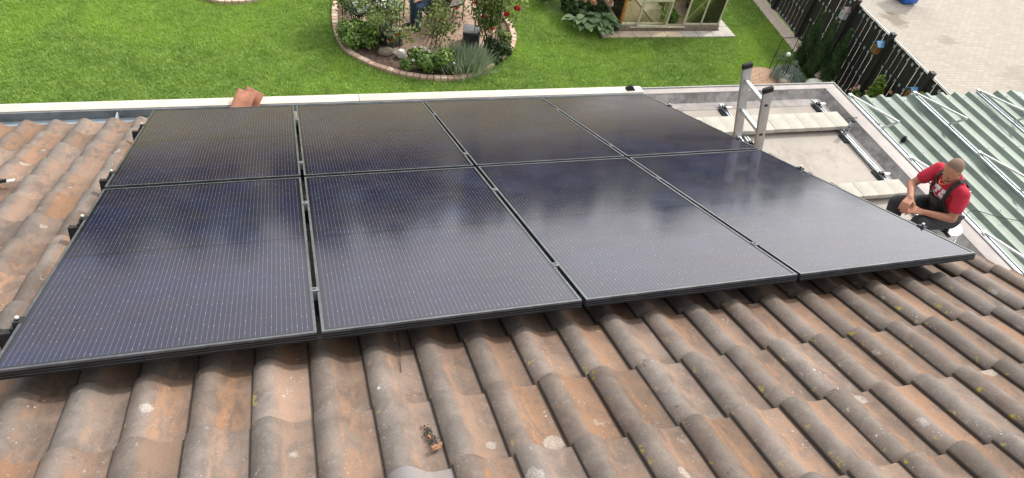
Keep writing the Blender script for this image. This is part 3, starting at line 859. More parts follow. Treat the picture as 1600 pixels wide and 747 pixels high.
# mown grass, far too many blades to count
def inside_poly(x, y, poly):
    r = np.zeros(len(x), bool); j = len(poly) - 1
    for i in range(len(poly)):
        xi, yi = poly[i]; xj, yj = poly[j]
        c = ((yi > y) != (yj > y)) & (x < (xj - xi) * (y - yi) / (yj - yi + 1e-12) + xi); r ^= c; j = i
    return r
N = 330000
gx_ = rng.uniform(-6.5, 12.5, N); gy_ = 4.6 + (11.2 - 4.6) * rng.uniform(0, 1, N) ** 1.05
bed_out = bed_c + (bed - bed_c) * 1.0
keep = ~inside_poly(gx_, gy_, bed_out[::4]) & (gx_ < fence_x(gy_) - .40) & ~((gx_ > 7.6) & (gx_ < 11.02) & (gy_ > 7.66)) & ~(np.hypot(gx_ - .05, gy_ - 10.08) < 1.04) & ~(np.hypot(gx_ - 10.93, gy_ - 5.93) < .47) & ~((gx_ > 6.75) & (gx_ < 8.1) & (gy_ > 7.75 + (7.95 - gx_) * .9))
gx_, gy_ = gx_[keep], gy_[keep]; n = len(gx_)
an = rng.uniform(0, 2 * math.pi, n); hh = rng.uniform(.022, .05, n); ww = rng.uniform(.006, .013, n); le = rng.uniform(.3, 1.1, n) * hh; la = rng.uniform(0, 2 * math.pi, n)
P0 = np.stack([gx_ - np.cos(an) * ww, gy_ - np.sin(an) * ww, np.full(n, GZ - .012)], 1)
P1 = np.stack([gx_ + np.cos(an) * ww, gy_ + np.sin(an) * ww, np.full(n, GZ - .012)], 1)
P2 = np.stack([gx_ + np.cos(la) * le, gy_ + np.sin(la) * le, GZ + hh], 1)
gv = np.stack([P0, P1, P2], 1).reshape(-1, 3)
gme = np_mesh('grass', gv, np.arange(3 * n).reshape(-1, 3), np.repeat(rng.uniform(0, 1, n), 3))
go = link('grass', gme, None, M['grass']); tag(go, 'short mown bright green grass of the garden lawn', 'grass', kind='stuff')

# ------------------------------------------------------------------ foliage
M['leaf_dark'] = attr_mat('dark_leaf', (.018, .042, .014), (.085, .15, .045), .45, .15)
M['leaf_mid'] = attr_mat('mid_leaf', (.065, .135, .033), (.30, .43, .11), .5, .25)
M['leaf_lime'] = attr_mat('lime_leaf', (.10, .19, .03), (.28, .38, .06), .5, .3)
M['leaf_grey'] = attr_mat('grey_green_leaf', (.15, .22, .12), (.46, .54, .38), .6, .2)
M['leaf_rose'] = attr_mat('rose_leaf', (.09, .145, .035), (.32, .38, .13), .5, .25)
M['leaf_hosta'] = attr_mat('hosta_leaf', (.06, .125, .06), (.26, .36, .17), .45, .2)
M['leaf_cypress'] = attr_mat('cypress_spray', (.022, .052, .026), (.12, .19, .085), .6, .2)
M['leaf_yellow'] = attr_mat('yellow_green_leaf', (.15, .17, .03), (.40, .38, .10), .5, .3)
M['bark'] = simple('bark', (.10, .075, .05), .9, 0, .3, 30, .5)
M['cane'] = simple('rose_cane', (.09, .10, .04), .7, 0, .3, 30)
M['red'] = attr_mat('red_petals', (.22, .004, .008), (.55, .02, .03), .6, .2)
M['white_petal'] = attr_mat('white_petals', (.62, .62, .58), (.86, .86, .83), .6, .2)
M['pink_petal'] = attr_mat('pink_petals', (.50, .27, .22), (.78, .58, .52), .6, .2)
M['peach_petal'] = attr_mat('peach_petals', (.34, .16, .09), (.56, .32, .20), .6, .2)

def foliage(name, parent, mat, pos, nrm, L, W, droop=.25):
    v, f, tn = leaves(pos, nrm, L, W, rng, droop)
    org = np.array(parent.location) if parent is not None else 0
    return link(name, np_mesh(name, v - org, f, tn), parent, mat)

def petals(name, parent, mat, centers, r, n=26):
    P = []; Nn = []
    for c in centers:
        d = rng.normal(size=(n, 3)); d /= np.linalg.norm(d, axis=1, keepdims=True); d[:, 2] = np.abs(d[:, 2]) * .8 + d[:, 2] * .2
        P.append(np.array(c) + d * r * rng.uniform(.55, 1., (n, 1))); Nn.append(d)
    return foliage(name, parent, mat, np.concatenate(P), np.concatenate(Nn), r * .95, r * .85, .1)

def bush(name, label, c, rad, n, mat, L, W, lumps=9, cat='bush', stems=7, flowers=None, group=None):
    e = empty(name, (c[0], c[1], GZ), label, cat, group)
    st = MB(); rr = random.Random(int(c[0] * 100))
    for i in range(stems):
        a = rr.uniform(0, 6.28); q = rr.uniform(.2, .7)
        st.tube([(c[0] + rr.uniform(-.06, .06), c[1] + rr.uniform(-.06, .06), GZ), (c[0] + math.cos(a) * rad[0] * q * .5, c[1] + math.sin(a) * rad[1] * q * .5, GZ + (c[2] - GZ) * .6), (c[0] + math.cos(a) * rad[0] * q, c[1] + math.sin(a) * rad[1] * q, c[2] + rad[2] * .3)], [.012, .009, .005], 5)
    st.build('stem', M['bark'], e)
    p, nr = crown_points(n, c, rad, rng, lumps, .45)
    k = p[:, 2] > GZ + .015
    foliage('foliage', e, mat, p[k], nr[k], L, W)
    if flowers:
        fm_, cs, r = flowers
        for q in cs: petals('blossom', e, fm_, [q], r)
    return e

def around(c, rad, n, zlo=.2):
    out = []
    for i in range(n):
        a = random.uniform(0, 6.28); ph = random.uniform(zlo, 1.2)
        out.append((c[0] + rad[0] * math.cos(a) * math.cos(ph), c[1] + rad[1] * math.sin(a) * math.cos(ph), c[2] + rad[2] * math.sin(ph)))
    return out

bush('broadleaf_shrub', 'leafy green shrub at the left front of the rose bed', (2.42, 7.42, -3.78), (.5, .5, .38), 2300, M['leaf_mid'], .09, .06)
foliage('bright_leaves', bpy.data.objects['broadleaf_shrub'], M['leaf_lime'], *crown_points(60, (2.62, 7.3, -3.62), (.25, .2, .15), rng, 4), .14, .10)
fb = (3.36, 6.52, -3.80)
bush('white_flowered_plant', 'low green plant with small white flowers at the front of the rose bed', (3.45, 6.60, -3.78), (.42, .36, .32), 1800, M['leaf_mid'], .085, .06, flowers=(M['white_petal'], around((3.4, 6.6, -3.78), (.27, .22, .22), 9), .028))
bush('rounded_green_plant', 'fresh green plant in the middle of the bed front', (3.88, 6.52, -3.78), (.36, .32, .32), 1500, M['leaf_mid'], .08, .06, flowers=(M['white_petal'], around((3.85, 6.5, -3.8), (.26, .25, .25), 2), .026))
# lavender: upright thin blades
lv = empty('lavender_clump', (4.32, 6.62, GZ), 'grey green clump of narrow upright leaves at the bed front', 'plant')
n = 2400
p = np.stack([rng.normal(4.3, .2, n), rng.normal(6.6, .15, n), np.full(n, GZ)], 1); d = np.stack([(p[:, 0] - 4.3) * 1.0, (p[:, 1] - 6.6) * 1.0, np.ones(n)], 1) + rng.normal(0, .22, (n, 3)); d /= np.linalg.norm(d, axis=1, keepdims=True)
h_ = rng.uniform(.2, .46, (n, 1)); s_ = np.cross(d, rng.normal(size=(n, 3))); s_ /= np.linalg.norm(s_, axis=1, keepdims=True); s_ *= .009
tipv = p + d * h_; midv = p + d * h_ * .55
v = np.stack([p - s_ * .4, midv - s_, tipv, midv + s_], 1).reshape(-1, 3); i4 = np.arange(n)[:, None] * 4
link('foliage', np_mesh('foliage', v - np.array(lv.location), np.concatenate([i4 + [[0, 1, 2]], i4 + [[0, 2, 3]]]), np.repeat(rng.uniform(0, 1, n), 4)), lv, M['leaf_grey'])
petals('blossom', lv, M['white_petal'], [(4.62, 6.72, -3.52)], .03)
bush('dark_round_shrub', 'dark green rounded shrub at the right end of the rose bed', (5.12, 7.0, -3.82), (.36, .34, .27), 1300, M['leaf_dark'], .06, .045)
bush('reddish_low_shrub', 'small reddish green shrub on the right rim of the rose bed', (5.35, 7.5, -3.86), (.2, .26, .18), 500, M['leaf_rose'], .06, .04)
bush('trailing_cover_plant', 'low dark creeping plant below the right rose obelisk', (4.98, 6.75, -3.92), (.22, .2, .1), 350, M['leaf_dark'], .05, .04)

def rose(name, label, c, spread, h, ncane, nleaf, blooms, seed):
    rr = random.Random(seed); e = empty(name, (c[0], c[1], GZ), label, 'rose')
    P = []; ends = []
    for i in range(ncane):
        a = rr.uniform(0, 6.28); s = rr.uniform(.2, 1) * spread; hh_ = h * rr.uniform(.65, 1.05)
        b0 = (c[0] + rr.uniform(-.15, .15), c[1] + rr.uniform(-.15, .15), GZ)
        m1 = (c[0] + math.cos(a) * s * .35 + rr.uniform(-.08, .08), c[1] + math.sin(a) * s * .35, GZ + hh_ * .45)
        m2 = (c[0] + math.cos(a) * s * .8, c[1] + math.sin(a) * s * .8, GZ + hh_ * .85)
        en = (c[0] + math.cos(a) * s * 1.15, c[1] + math.sin(a) * s * 1.15, GZ + hh_)
        MB().tube([b0, m1, m2, en], [.009, .008, .006, .003], 5).build('cane', M['cane'], e)
        P += [m1, m2, en]; ends.append(en)
        for t in np.linspace(.25, 1, 9):
            q = (np.array(m1) * (1 - t) + np.array(en) * t); P.append(tuple(q + np.array([rr.uniform(-.1, .1), rr.uniform(-.1, .1), rr.uniform(-.08, .08)])))
    P = np.array(P); k = rng.integers(0, len(P), nleaf)
    wt = P[k] + rng.normal(0, .075, (nleaf, 3))
    foliage('foliage', e, M['leaf_rose'], wt, rng.normal(size=(nleaf, 3)) + np.array([0, 0, .8]), .075, .05)
    for q, r in blooms: petals('blossom', e, M['red'], [q], r, 34)
    return e

def obelisk(c, w, h, label, lean=0.):
    e = empty('rose_obelisk', (c[0], c[1], GZ), label, 'trellis', 'black rose obelisks')
    tips = (c[0], c[1], GZ + h)
    for sx, sy in ((-1, -1), (1, -1), (1, 1), (-1, 1)):
        MB().tube([(c[0] + sx * w, c[1] + sy * w, GZ), (c[0] + sx * w * .85, c[1] + sy * w * .85, GZ + h * .7), tips], .008, 6).build('rod', M['black'], e)
    for t in (.25, .5, .72):
        q = w * (1 - .2 * t)
        MB().tube([(c[0] + q * a, c[1] + q * b, GZ + h * t) for a, b in ((-1, -1), (1, -1), (1, 1), (-1, 1), (-1, -1))], .005, 5).build('hoop', M['black'], e)
obelisk((2.93, 7.35), .2, 1.9, 'black metal rose obelisk on the left of the rose bed')
obelisk((4.86, 7.2), .2, 1.9, 'black metal rose obelisk on the right of the rose bed')
rose('climbing_rose', 'straggly red climbing rose on the left obelisk', (2.95, 7.4), .75, 1.15, 12, 950,
     [((2.93, 7.15, -3.72), .035), ((3.05, 6.9, -3.45), .04), ((3.3, 7.15, -3.5), .03)], 3)
rose('standard_rose', 'thin red rose in the middle of the bed', (3.85, 7.35), .6, .95, 9, 520, [((3.82, 7.2, -3.25), .035), ((3.95, 7.2, -3.3), .035), ((4.25, 7.35, -3.15), .035)], 4)
rose('tall_climbing_rose', 'tall leafy red climbing rose on the right obelisk', (4.9, 7.25), .6, 1.55, 15, 1900,
     [((4.72, 6.95, -3.1), .04), ((4.86, 6.86, -3.3), .04), ((4.55, 7.2, -2.95), .04), ((4.9, 7.1, -2.85), .045), ((5.06, 6.72, -2.92), .062), ((5.3, 6.86, -2.88), .072), ((4.66, 7.15, -3.0), .035), ((4.75, 6.98, -3.4), .03)], 9)
rose('back_rose', 'leafy rose among the chairs at the back of the bed', (4.2, 8.3), .6, 1.25, 9, 800, [((4.0, 7.9, -2.9), .04)], 21)
rose('rear_rose', 'sparse rose at the back left of the bed beside the lounger', (2.45, 8.1), .55, 1.1, 9, 700, [], 12)

# stones, planters, can in the bed
M['slate'] = simple('slate_grey_lit', (.16, .165, .17), .6, 0, .15, 14, .3)
M['slate_dark'] = simple('dark_planter', (.045, .047, .05), .5, 0, .2, 14, .2)
def cube_planter(c, s, h, rz, label):
    e = empty('planter', (c[0], c[1], GZ), label, 'planter', 'dark cube planters')
    Mz = Matrix.Rotation(rz, 3, 'Z')
    MB().box((c[0], c[1], GZ + h / 2 - .02), (s, s, h - .04), Mz).build('body', M['slate_dark'], e, bevel=.012)  # shade on the side faces is put into this darker colour
    MB().box((c[0], c[1], GZ + h - .018), (s + .02, s + .02, .036), Mz).build('lit_top', M['slate'], e, bevel=.008)  # paler top: light from above painted as a lighter slate tone
cube_planter((2.98, 7.5), .38, .34, .5, 'slate grey cube stool, lit top coloured paler than its shaded sides, at the left of the bed')
cube_planter((4.62, 7.45), .32, .36, -.25, 'slate grey cube stool, lit top coloured paler than its shaded sides, near the right obelisk')
wc = empty('watering_can', (3.14, 7.0, GZ), 'small white watering can on the soil in the rose bed', 'watering can')
cc = (3.14, 7.0)
MB().lathe([(.075, .02), (.08, .03), (.07, .15), (.05, .17), (.045, .17)], (cc[0], cc[1], GZ), 16).build('body', simple('white_enamel', (.72, .71, .66), .4, 0, .05, 10), wc, sm=40)
MB().tube([(cc[0] - .07, cc[1], GZ + .16), (cc[0] - .13, cc[1] + .02, GZ + .2), (cc[0] - .15, cc[1] + .02, GZ + .12), (cc[0] - .08, cc[1], GZ + .06)], .009, 6).build('handle', M['white_sheet'], wc, sm=40)
MB().tube([(cc[0] + .07, cc[1], GZ + .06), (cc[0] + .16, cc[1] - .03, GZ + .2)], [.016, .01], 6).build('spout', M['white_sheet'], wc, sm=40)
top(MB().blob((2.86, 7.12, GZ + .06), (.16, .11, .09), 12, .06, None, 3), 'field_stone', simple('grey_brown_stone', (.25, .21, .17), .9, 0, .2, 14, .5), 'rounded grey brown stone beside the left cube stool', 'stone', sm=60)

# garden chairs
def mat_fabric():
    t = NT('floral_cushion'); v = t.coord()
    a = t.noise(16, 4, .6, v, 1.); col = t.mix(t.ramp(a, .48, .56), c4(.72, .73, .72), c4(.16, .24, .20)); t.set(Base_Color=col, Roughness=.9); return t.m
M['fabric'] = mat_fabric()
M['fabric_grey'] = simple('grey_cushion', (.42, .43, .44), .9, 0, .2, 30)
M['fabric_white'] = simple('white_cushion', (.74, .74, .73), .9, 0, .06, 20)
def garden_chair(c, rz, cushion, label, seat_h=.42, recline=.25):
    e = empty('garden_chair', (c[0], c[1], GZ), label, 'chair', 'garden chairs in the rose bed', (0, 0, rz))
    w = .24
    for sx in (-1, 1):
        link('leg', MB().tube([(sx * w, -.22, 0), (sx * w, -.24, seat_h + .2)], .012, 6).mesh('leg'), e, M['black'])
        link('leg', MB().tube([(sx * w, .22, 0), (sx * w, .20, seat_h)], .012, 6).mesh('leg'), e, M['black'])
        link('arm_rest', MB().bar((sx * w, -.26, seat_h + .21), (sx * w, .24, seat_h + .23), .04, .02).mesh('arm_rest'), e, M['black'])
        link('back_post', MB().tube([(sx * w, .2, seat_h), (sx * w, .2 + recline, seat_h + .58)], .012, 6).mesh('back_post'), e, M['black'])
    s = MB().box((0, 0, seat_h + .035), (.44, .46, .07)); so = s.mesh('seat_cushion'); b = bmesh.new(); b.from_mesh(so); bmesh.ops.bevel(b, geom=list(b.edges), offset=.025, segments=2, affect='EDGES'); b.to_mesh(so); b.free(); smooth(so, 50)
    link('seat_cushion', so, e, cushion)
    bk = MB().bar((0, .2, seat_h + .09), (0, .19 + recline, seat_h + .6), .43, .06, (0, 1, .4)).mesh('back_cushion'); b = bmesh.new(); b.from_mesh(bk); bmesh.ops.bevel(b, geom=list(b.edges), offset=.02, segments=2, affect='EDGES'); b.to_mesh(bk); b.free(); smooth(bk, 50)
    link('back_cushion', bk, e, cushion)
    link('seat_frame', MB().b2((-.25, -.24, seat_h - .03), (.25, .22, seat_h - .002)).mesh('seat_frame'), e, M['black'])
    return e
garden_chair((2.46, 8.15), 2.2, M['fabric'], 'garden chair with floral cushion at the left rim of the bed', recline=.35)
garden_chair((3.05, 8.25), .35, M['fabric'], 'garden chair with dappled cushion in front of the left obelisk')
PERS = (3.95, 8.2)
garden_chair(PERS, -1.25, M['fabric'], 'garden chair with floral cushion on which a person sits')
garden_chair((4.35, 8.45), 3.6, M['fabric_white'], 'garden chair with white cushion behind the right rose')
garden_chair((4.62, 8.75), 3.5, M['fabric_grey'], 'garden chair with grey cushion at the back right of the bed')
tb = empty('side_table', (3.42, 8.72, GZ), 'small dark table at the back of the rose bed', 'table')
MB().lathe([(.3, .55), (.31, .56), (.31, .58), (.3, .585)], (3.42, 8.72, GZ), 20).build('table_top', M['slate_dark'], tb)
for a in range(3): MB().tube([(3.42 + .25 * math.cos(a * 2.1), 8.72 + .25 * math.sin(a * 2.1), GZ), (3.42 + .1 * math.cos(a * 2.1), 8.72 + .1 * math.sin(a * 2.1), GZ + .55)], .012, 6).build('leg', M['black'], tb)

# ------------------------------------------------------------------ greenhouse
M['gh_frame'] = simple('cream_aluminium', (.66, .64, .50), .5, .2, .1, 12)
M['gh_orange'] = simple('orange_stained_post', (.50, .20, .05), .55, 0, .2, 20)
M['plinth'] = simple('brown_plinth', (.24, .19, .155), .9, 0, .2, 14, .4)
M['glass'] = mat_glass('greenhouse_glass', (.95, .96, .88), .06)
gh = empty('greenhouse', (9.4, 9.1, GZ), 'small glass greenhouse with cream frame and open sliding door', 'greenhouse')
X0, X1, Y0, Y1, ZP, ZE, ZR = 8.16, 10.66, 7.96, 10.4, GZ + .16, GZ + 1.5, GZ + 2.25
for lo, hi in (((X0 - .03, Y0 - .04, GZ), (X1 + .03, Y0 + .05, ZP)), ((X0 - .03, Y1 - .05, GZ), (X1 + .03, Y1 + .04, ZP)), ((X0 - .03, Y0 + .052, GZ), (X0 + .06, Y1 - .052, ZP)), ((X1 - .06, Y0 + .052, GZ), (X1 + .03, Y1 - .052, ZP))):
    MB().b2(lo, hi).build('plinth', M['plinth'], gh, bevel=.006)
XR = (X0 + X1) / 2
def roofz(x): return ZE + (ZR - ZE) * (1 - abs(x - XR) / (XR - X0))
fb_ = lambda p, q, m='gh_frame', w=.035, h=.035: MB().bar(p, q, w, h).build('frame_bar', M[m], gh)
fb_((X0, Y0, ZP), (X0, Y0, ZE), 'gh_orange', .05, .05)
for x in (8.60, 9.25, 9.76, 10.2, X1): fb_((x, Y0, ZP), (x, Y0, roofz(x)))
for x in (X0, 8.8, 9.41, 10.0, X1): fb_((x, Y1, ZP), (x, Y1, roofz(x)))
for y in (8.6, 9.2, 9.8):
    for x in (X0, X1): fb_((x, y, ZP), (x, y, ZE))
    fb_((X0, y, ZE), (XR, y, ZR)); fb_((XR, y, ZR), (X1, y, ZE))
for y in (Y0, Y1): fb_((X0, y, ZE), (XR, y, ZR)); fb_((XR, y, ZR), (X1, y, ZE)); fb_((X0, y, ZE), (X1, y, ZE))
for x, z in ((X0, ZE), (X1, ZE), (XR, ZR), (X0, ZP + .02), (X1, ZP + .02)): fb_((x, Y0, z), (x, Y1, z))
fb_((X0 + .03, Y0, ZP + .02), (9.25, Y0, ZP + .02)); fb_((9.76, Y0, ZP + .02), (X1, Y0, ZP + .02)); fb_((X0, Y1, ZP + .02), (X1, Y1, ZP + .02))
fb_((9.78, Y0 + .03, ZP + .05), (10.62, Y0 + .03, ZE - .1), w=.028, h=.02); fb_((X1 - .03, Y0 + .1, ZP + .05), (X1 - .03, Y1 - .1, ZE), w=.02, h=.02)
fb_((X0 + .03, Y1 - .1, ZP + .05), (X0 + .03, Y0 + .6, ZE), w=.02, h=.02); fb_((8.7, Y1 - .03, ZP + .05), (9.9, Y1 - .03, ZE - .1), w=.028, h=.02)
pane = lambda lo, hi: MB().b2(lo, hi).build('pane', M['glass'], gh)
for a, b in ((X0 + .03, 8.58), (9.78, 10.18), (10.22, X1 - .02)): pane((a, Y0 - .003, ZP + .04), (b, Y0 + .003, ZE - .02))
for a, b in zip((X0, 8.8, 9.41, 10.0), (8.8, 9.41, 10.0, X1)): pane((a + .02, Y1 - .003, ZP + .04), (b - .02, Y1 + .003, ZE - .02))
for a, b in zip((Y0, 8.6, 9.2, 9.8), (8.6, 9.2, 9.8, Y1)):
    for x in (X0, X1): pane((x - .003, a + .02, ZP + .04), (x + .003, b - .02, ZE - .02))
    for xa, xb in ((X0, XR), (X1, XR)):
        mb = MB(); z0 = .012
        mb.add([(xa, a + .02, ZE + z0), (xb, a + .02, ZR + z0), (xb, b - .02, ZR + z0), (xa, b - .02, ZE + z0), (xa, a + .02, ZE + z0 + .005), (xb, a + .02, ZR + z0 + .005), (xb, b - .02, ZR + z0 + .005), (xa, b - .02, ZE + z0 + .005)], [(0, 3, 2, 1), (4, 5, 6, 7), (0, 1, 5, 4), (1, 2, 6, 5), (2, 3, 7, 6), (3, 0, 4, 7)])
        mb.build('pane', M['glass'], gh)
door = MB(); yd = Y0 - .05
for x in (8.56, 9.28): door.bar((x, yd, ZP - .01), (x, yd, ZE), .035, .03)
for z in (ZP - .01, ZE, ZP + .6): door.bar((8.58, yd, z), (9.26, yd, z), .03, .035)
dj = door.build('sliding_door', M['gh_frame'], gh)
MB().b2((8.585, yd - .003, ZP + .02), (9.255, yd + .003, ZE - .02)).build('door_pane', M['glass'], dj)
MB().bar((8.4, yd - .0, ZP - .035), (9.78, yd - .0, ZP - .035), .03, .018).build('door_track', M['gh_frame'], gh)
plane('greenhouse_soil', [(X0 + .07, Y0 + .06), (X1 - .07, Y0 + .06), (X1 - .07, Y1 - .06), (X0 + .07, Y1 - .06)], GZ + .02, simple('greenhouse_earth', (.27, .21, .14), .95, 0, .25, 20, .5))
MB().b2((9.15, Y0 + .07, GZ + .021), (9.78, Y1 - .1, GZ + .05)).build('path_slab', simple('worn_slab', (.40, .34, .26), .9, 0, .12, 10, .3), gh)
bush('tomato_plant', 'yellow green tall plant inside the greenhouse by the door', (9.62, 8.75, -3.35), (.34, .4, .55), 900, M['leaf_yellow'], .11, .07)
bush('cucumber_plant', 'bright green plant inside the greenhouse behind the brace', (10.4, 9.0, -3.55), (.22, .6, .38), 330, M['leaf_mid'], .13, .10)
bush('squash_plant', 'dark green broad leaved plant in the greenhouse doorway', (9.52, 8.22, -3.75), (.26, .2, .14), 120, M['leaf_mid'], .2, .17)
bush('bean_plant', 'olive green plant inside the greenhouse on the left', (8.6, 9.3, -3.5), (.3, .7, .45), 500, M['leaf_yellow'], .1, .06)
# pavers round the greenhouse
pm = [simple('beige_paver', (.50, .41, .31), .9, 0, .12, 9, .3), simple('grey_paver', (.47, .44, .40), .9, 0, .1, 9, .3)]
apron = empty('paver_apron', (9.3, 7.8, GZ), 'strip of concrete pavers in front of and beside the greenhouse', 'paving')
for i, x in enumerate(np.arange(7.66, 10.7, .4)):
    MB().box((x + .2, 7.775, GZ + .012), (.39, .25, .05), Matrix.Rotation(random.uniform(-.01, .01), 3, 'Z')).build('paver', pm[1 if i in (5, 6, 7) else 0], apron, bevel=.005)
for i, y in enumerate(np.arange(7.65, 10.2, .42)):
    MB().box((10.88, y + .21, GZ + .013), (.30, .41, .05), Matrix.Rotation(random.uniform(-.01, .01), 3, 'Z')).build('paver', pm[1 if i < 2 else 0], apron, bevel=.005)

# hydrangea and hosta left of the greenhouse
bush('hydrangea', 'dark hydrangea with pink and peach flower heads left of the greenhouse', (7.35, 8.75, -3.6), (.75, .75, .62), 2600, M['leaf_dark'], .12, .075, 12,
     flowers=(M['pink_petal'], [(7.62, 8.05, -3.25), (7.72, 8.12, -3.12), (7.75, 8.0, -3.3), (7.85, 8.1, -3.2), (7.55, 8.2, -3.1), (7.82, 7.98, -3.38)], .085))
for q in ((7.2, 8.05, -3.3), (7.08, 8.1, -3.3), (7.42, 8.0, -3.35)): petals('blossom', bpy.data.objects['hydrangea'], M['peach_petal'], [q], .08)
bush('dark_shrub', 'dark green shrub at the top edge left of the hydrangea', (6.95, 9.4, -3.6), (.45, .6, .5), 1500, M['leaf_dark'], .1, .06)
def hosta(c, r, n, label, seed):
    e = empty('hosta', (c[0], c[1], GZ), label, 'plant', 'hostas')
    rr = random.Random(seed)
    for i in range(n):
        a = rr.uniform(0, 6.28); d = rr.uniform(.25, 1) * r; h = .16 + .22 * (1 - d / r) + rr.uniform(-.03, .05)
        L = rr.uniform(.17, .25); W = L * .62; rows = 5; v = []; f = []
        o = Vector((c[0] + math.cos(a) * d * .62, c[1] + math.sin(a) * d * .5, GZ + h)); dr = Vector((math.cos(a), math.sin(a), .1)); sd_ = Vector((-math.sin(a), math.cos(a), 0))
        for j in range(rows):
            t = j / (rows - 1); w = W * .5 * math.sin(math.pi * min(1, t * .93 + .05)) ** .7
            p = o + dr * (L * t) + Vector((0, 0, -.42 * L * t * t + .05 * t))
            v += [p - sd_ * w + Vector((0, 0, w * .3)), p, p + sd_ * w + Vector((0, 0, w * .3))]
            if j: k = 3 * j; f += [(k - 3, k - 2, k + 1, k), (k - 2, k - 1, k + 2, k + 1)]
        me = MB().add(v, f).mesh('leaf', e.location, 60)
        at = me.attributes.new('tone', 'FLOAT', 'POINT'); at.data.foreach_set('value', [rr.random()] * len(v))
        link('leaf', me, e, M['leaf_hosta'])
    return e
hosta((7.72, 7.95), .46, 60, 'big leaved hosta at the corner of the greenhouse pavers', 1)
hosta((7.32, 8.08), .44, 52, 'big leaved hosta next to the lawn below the hydrangea', 2)

# ------------------------------------------------------------------ fence with plates
M['fence'] = simple('black_fence_board', (.016, .0155, .0165), .6, 0, .3, 20, .2)
M['fence_post'] = simple('black_fence_post', (.022, .021, .021), .65, 0, .3, 20, .2)
M['plate'] = simple('pale_grey_plate', (.36, .40, .42), .55, .2, .15, 30)
fn = empty('fence', (12.5, 6, GZ), 'black slatted fence with pale square plates between garden and yard', 'fence')
FA = math.atan2(.095, 1)
bd_me = MB().b2((-.003, -.0738, 0), (.003, .0738, 1.555)).mesh('fence_board'); bd_me.materials.append(M['fence'])
pl_me = MB().b2((-.004, -.027, -.027), (.004, .027, .027)).mesh('plate'); pl_me.materials.append(M['plate'])
po_me = MB().b2((-.045, -.045, 0), (.045, .045, 1.66)).b2((-.05, -.05, 1.66), (.05, .05, 1.685)).mesh('post'); po_me.materials.append(M['fence_post'])
posts_y = [2.25 + 1.353 * i for i in range(7)]
for pi, yp in enumerate(posts_y):
    link('post', po_me, fn, None, Vector((fence_x(yp) - .01, yp, GZ)) - fn.location, (0, 0, -FA))
    for b in range(8):
        y = yp + .045 + .0785 + b * .158
        link('fence_board', bd_me, fn, None, Vector((fence_x(y), y, GZ + .03 + random.uniform(-.004, .004))) - fn.location, (0, random.uniform(-.004, .004), -FA))
        if b < 7:
            ys = y + .079
            for z in (1.515, 1.05, .565, .10):
                link('plate', pl_me, fn, None, Vector((fence_x(ys) - .0165, ys, GZ + z)) - fn.location, (0, 0, -FA))
for z in (1.05, .565):
    MB().bar((fence_x(2.2) + .035, 2.2, GZ + z), (fence_x(11.7) + .035, 11.7, GZ + z), .04, .07).build('rail', M['fence_post'], fn)
MB().bar((fence_x(2.2) + .03, 2.2, GZ + 1.60), (fence_x(11.7) + .03, 11.7, GZ + 1.60), .035, .014).build('top_rail', M['plate'], fn)

def birdhouse(y, z, body, roofm, label, dx=-.12):
    x = fence_x(y) + dx; e = empty('birdhouse', (x, y, z), label, 'birdhouse', 'birdhouses on the fence')
    mb = MB(); w, d, h = .065, .06, .17
    mb.add([(x - d, y - w, z), (x + d, y - w, z), (x + d, y + w, z), (x - d, y + w, z), (x - d, y - w, z + h), (x + d, y - w, z + h + .02), (x + d, y + w, z + h + .02), (x - d, y + w, z + h), (x - d, y, z + h + .06), (x + d, y, z + h + .07)],
           [(0, 3, 2, 1), (0, 1, 5, 4), (2, 3, 7, 6), (3, 0, 4, 8, 7), (1, 2, 6, 9, 5), (4, 5, 9, 8), (6, 7, 8, 9)])
    mb.build('body', body, e)
    for s in (-1, 1): MB().bar((x, y + s * .045, z + h + .05), (x, y + s * .0451, z + h + .0501), .001, .001)
    r_ = MB(); 
    for s in (-1, 1):
        r_.add([(x - d - .035, y, z + h + .085), (x + d + .02, y, z + h + .085), (x + d + .02, y + s * (w + .035), z + h + .0), (x - d - .035, y + s * (w + .035), z + h + .0), (x - d - .035, y, z + h + .098), (x + d + .02, y, z + h + .098), (x + d + .02, y + s * (w + .035), z + h + .013), (x - d - .035, y + s * (w + .035), z + h + .013)], [(0, 1, 2, 3), (7, 6, 5, 4), (0, 4, 5, 1), (1, 5, 6, 2), (2, 6, 7, 3), (3, 7, 4, 0)])
    r_.build('roof', roofm, e)
    MB().lathe([(.017, 0), (.017, .004)], (x - d - .002, y, z + .11), 10, Matrix.Rotation(-math.pi / 2, 3, 'Y')).build('entrance_hole', M['rubber'], e)
    MB().tube([(x - d, y, z + .06), (x - d - .04, y, z + .06)], .005, 5).build('perch', M['bark'], e)
blue_roof = simple('blue_roof', (.16, .36, .62), .5, 0, .1, 12); brown_b = simple('brown_box', (.28, .13, .05), .7, 0, .2, 20)
birdhouse(6.40, -2.80, simple('white_box', (.66, .68, .72), .6, 0, .08, 15), simple('mauve_roof', (.26, .19, .20), .7, 0, .2, 15), 'white birdhouse with mauve roof on the fence')
birdhouse(5.05, -2.80, brown_b, blue_roof, 'brown birdhouse with blue roof on the middle fence post')
birdhouse(3.68, -2.95, brown_b, blue_roof, 'blue roofed birdhouse low on the fence by the green roof')

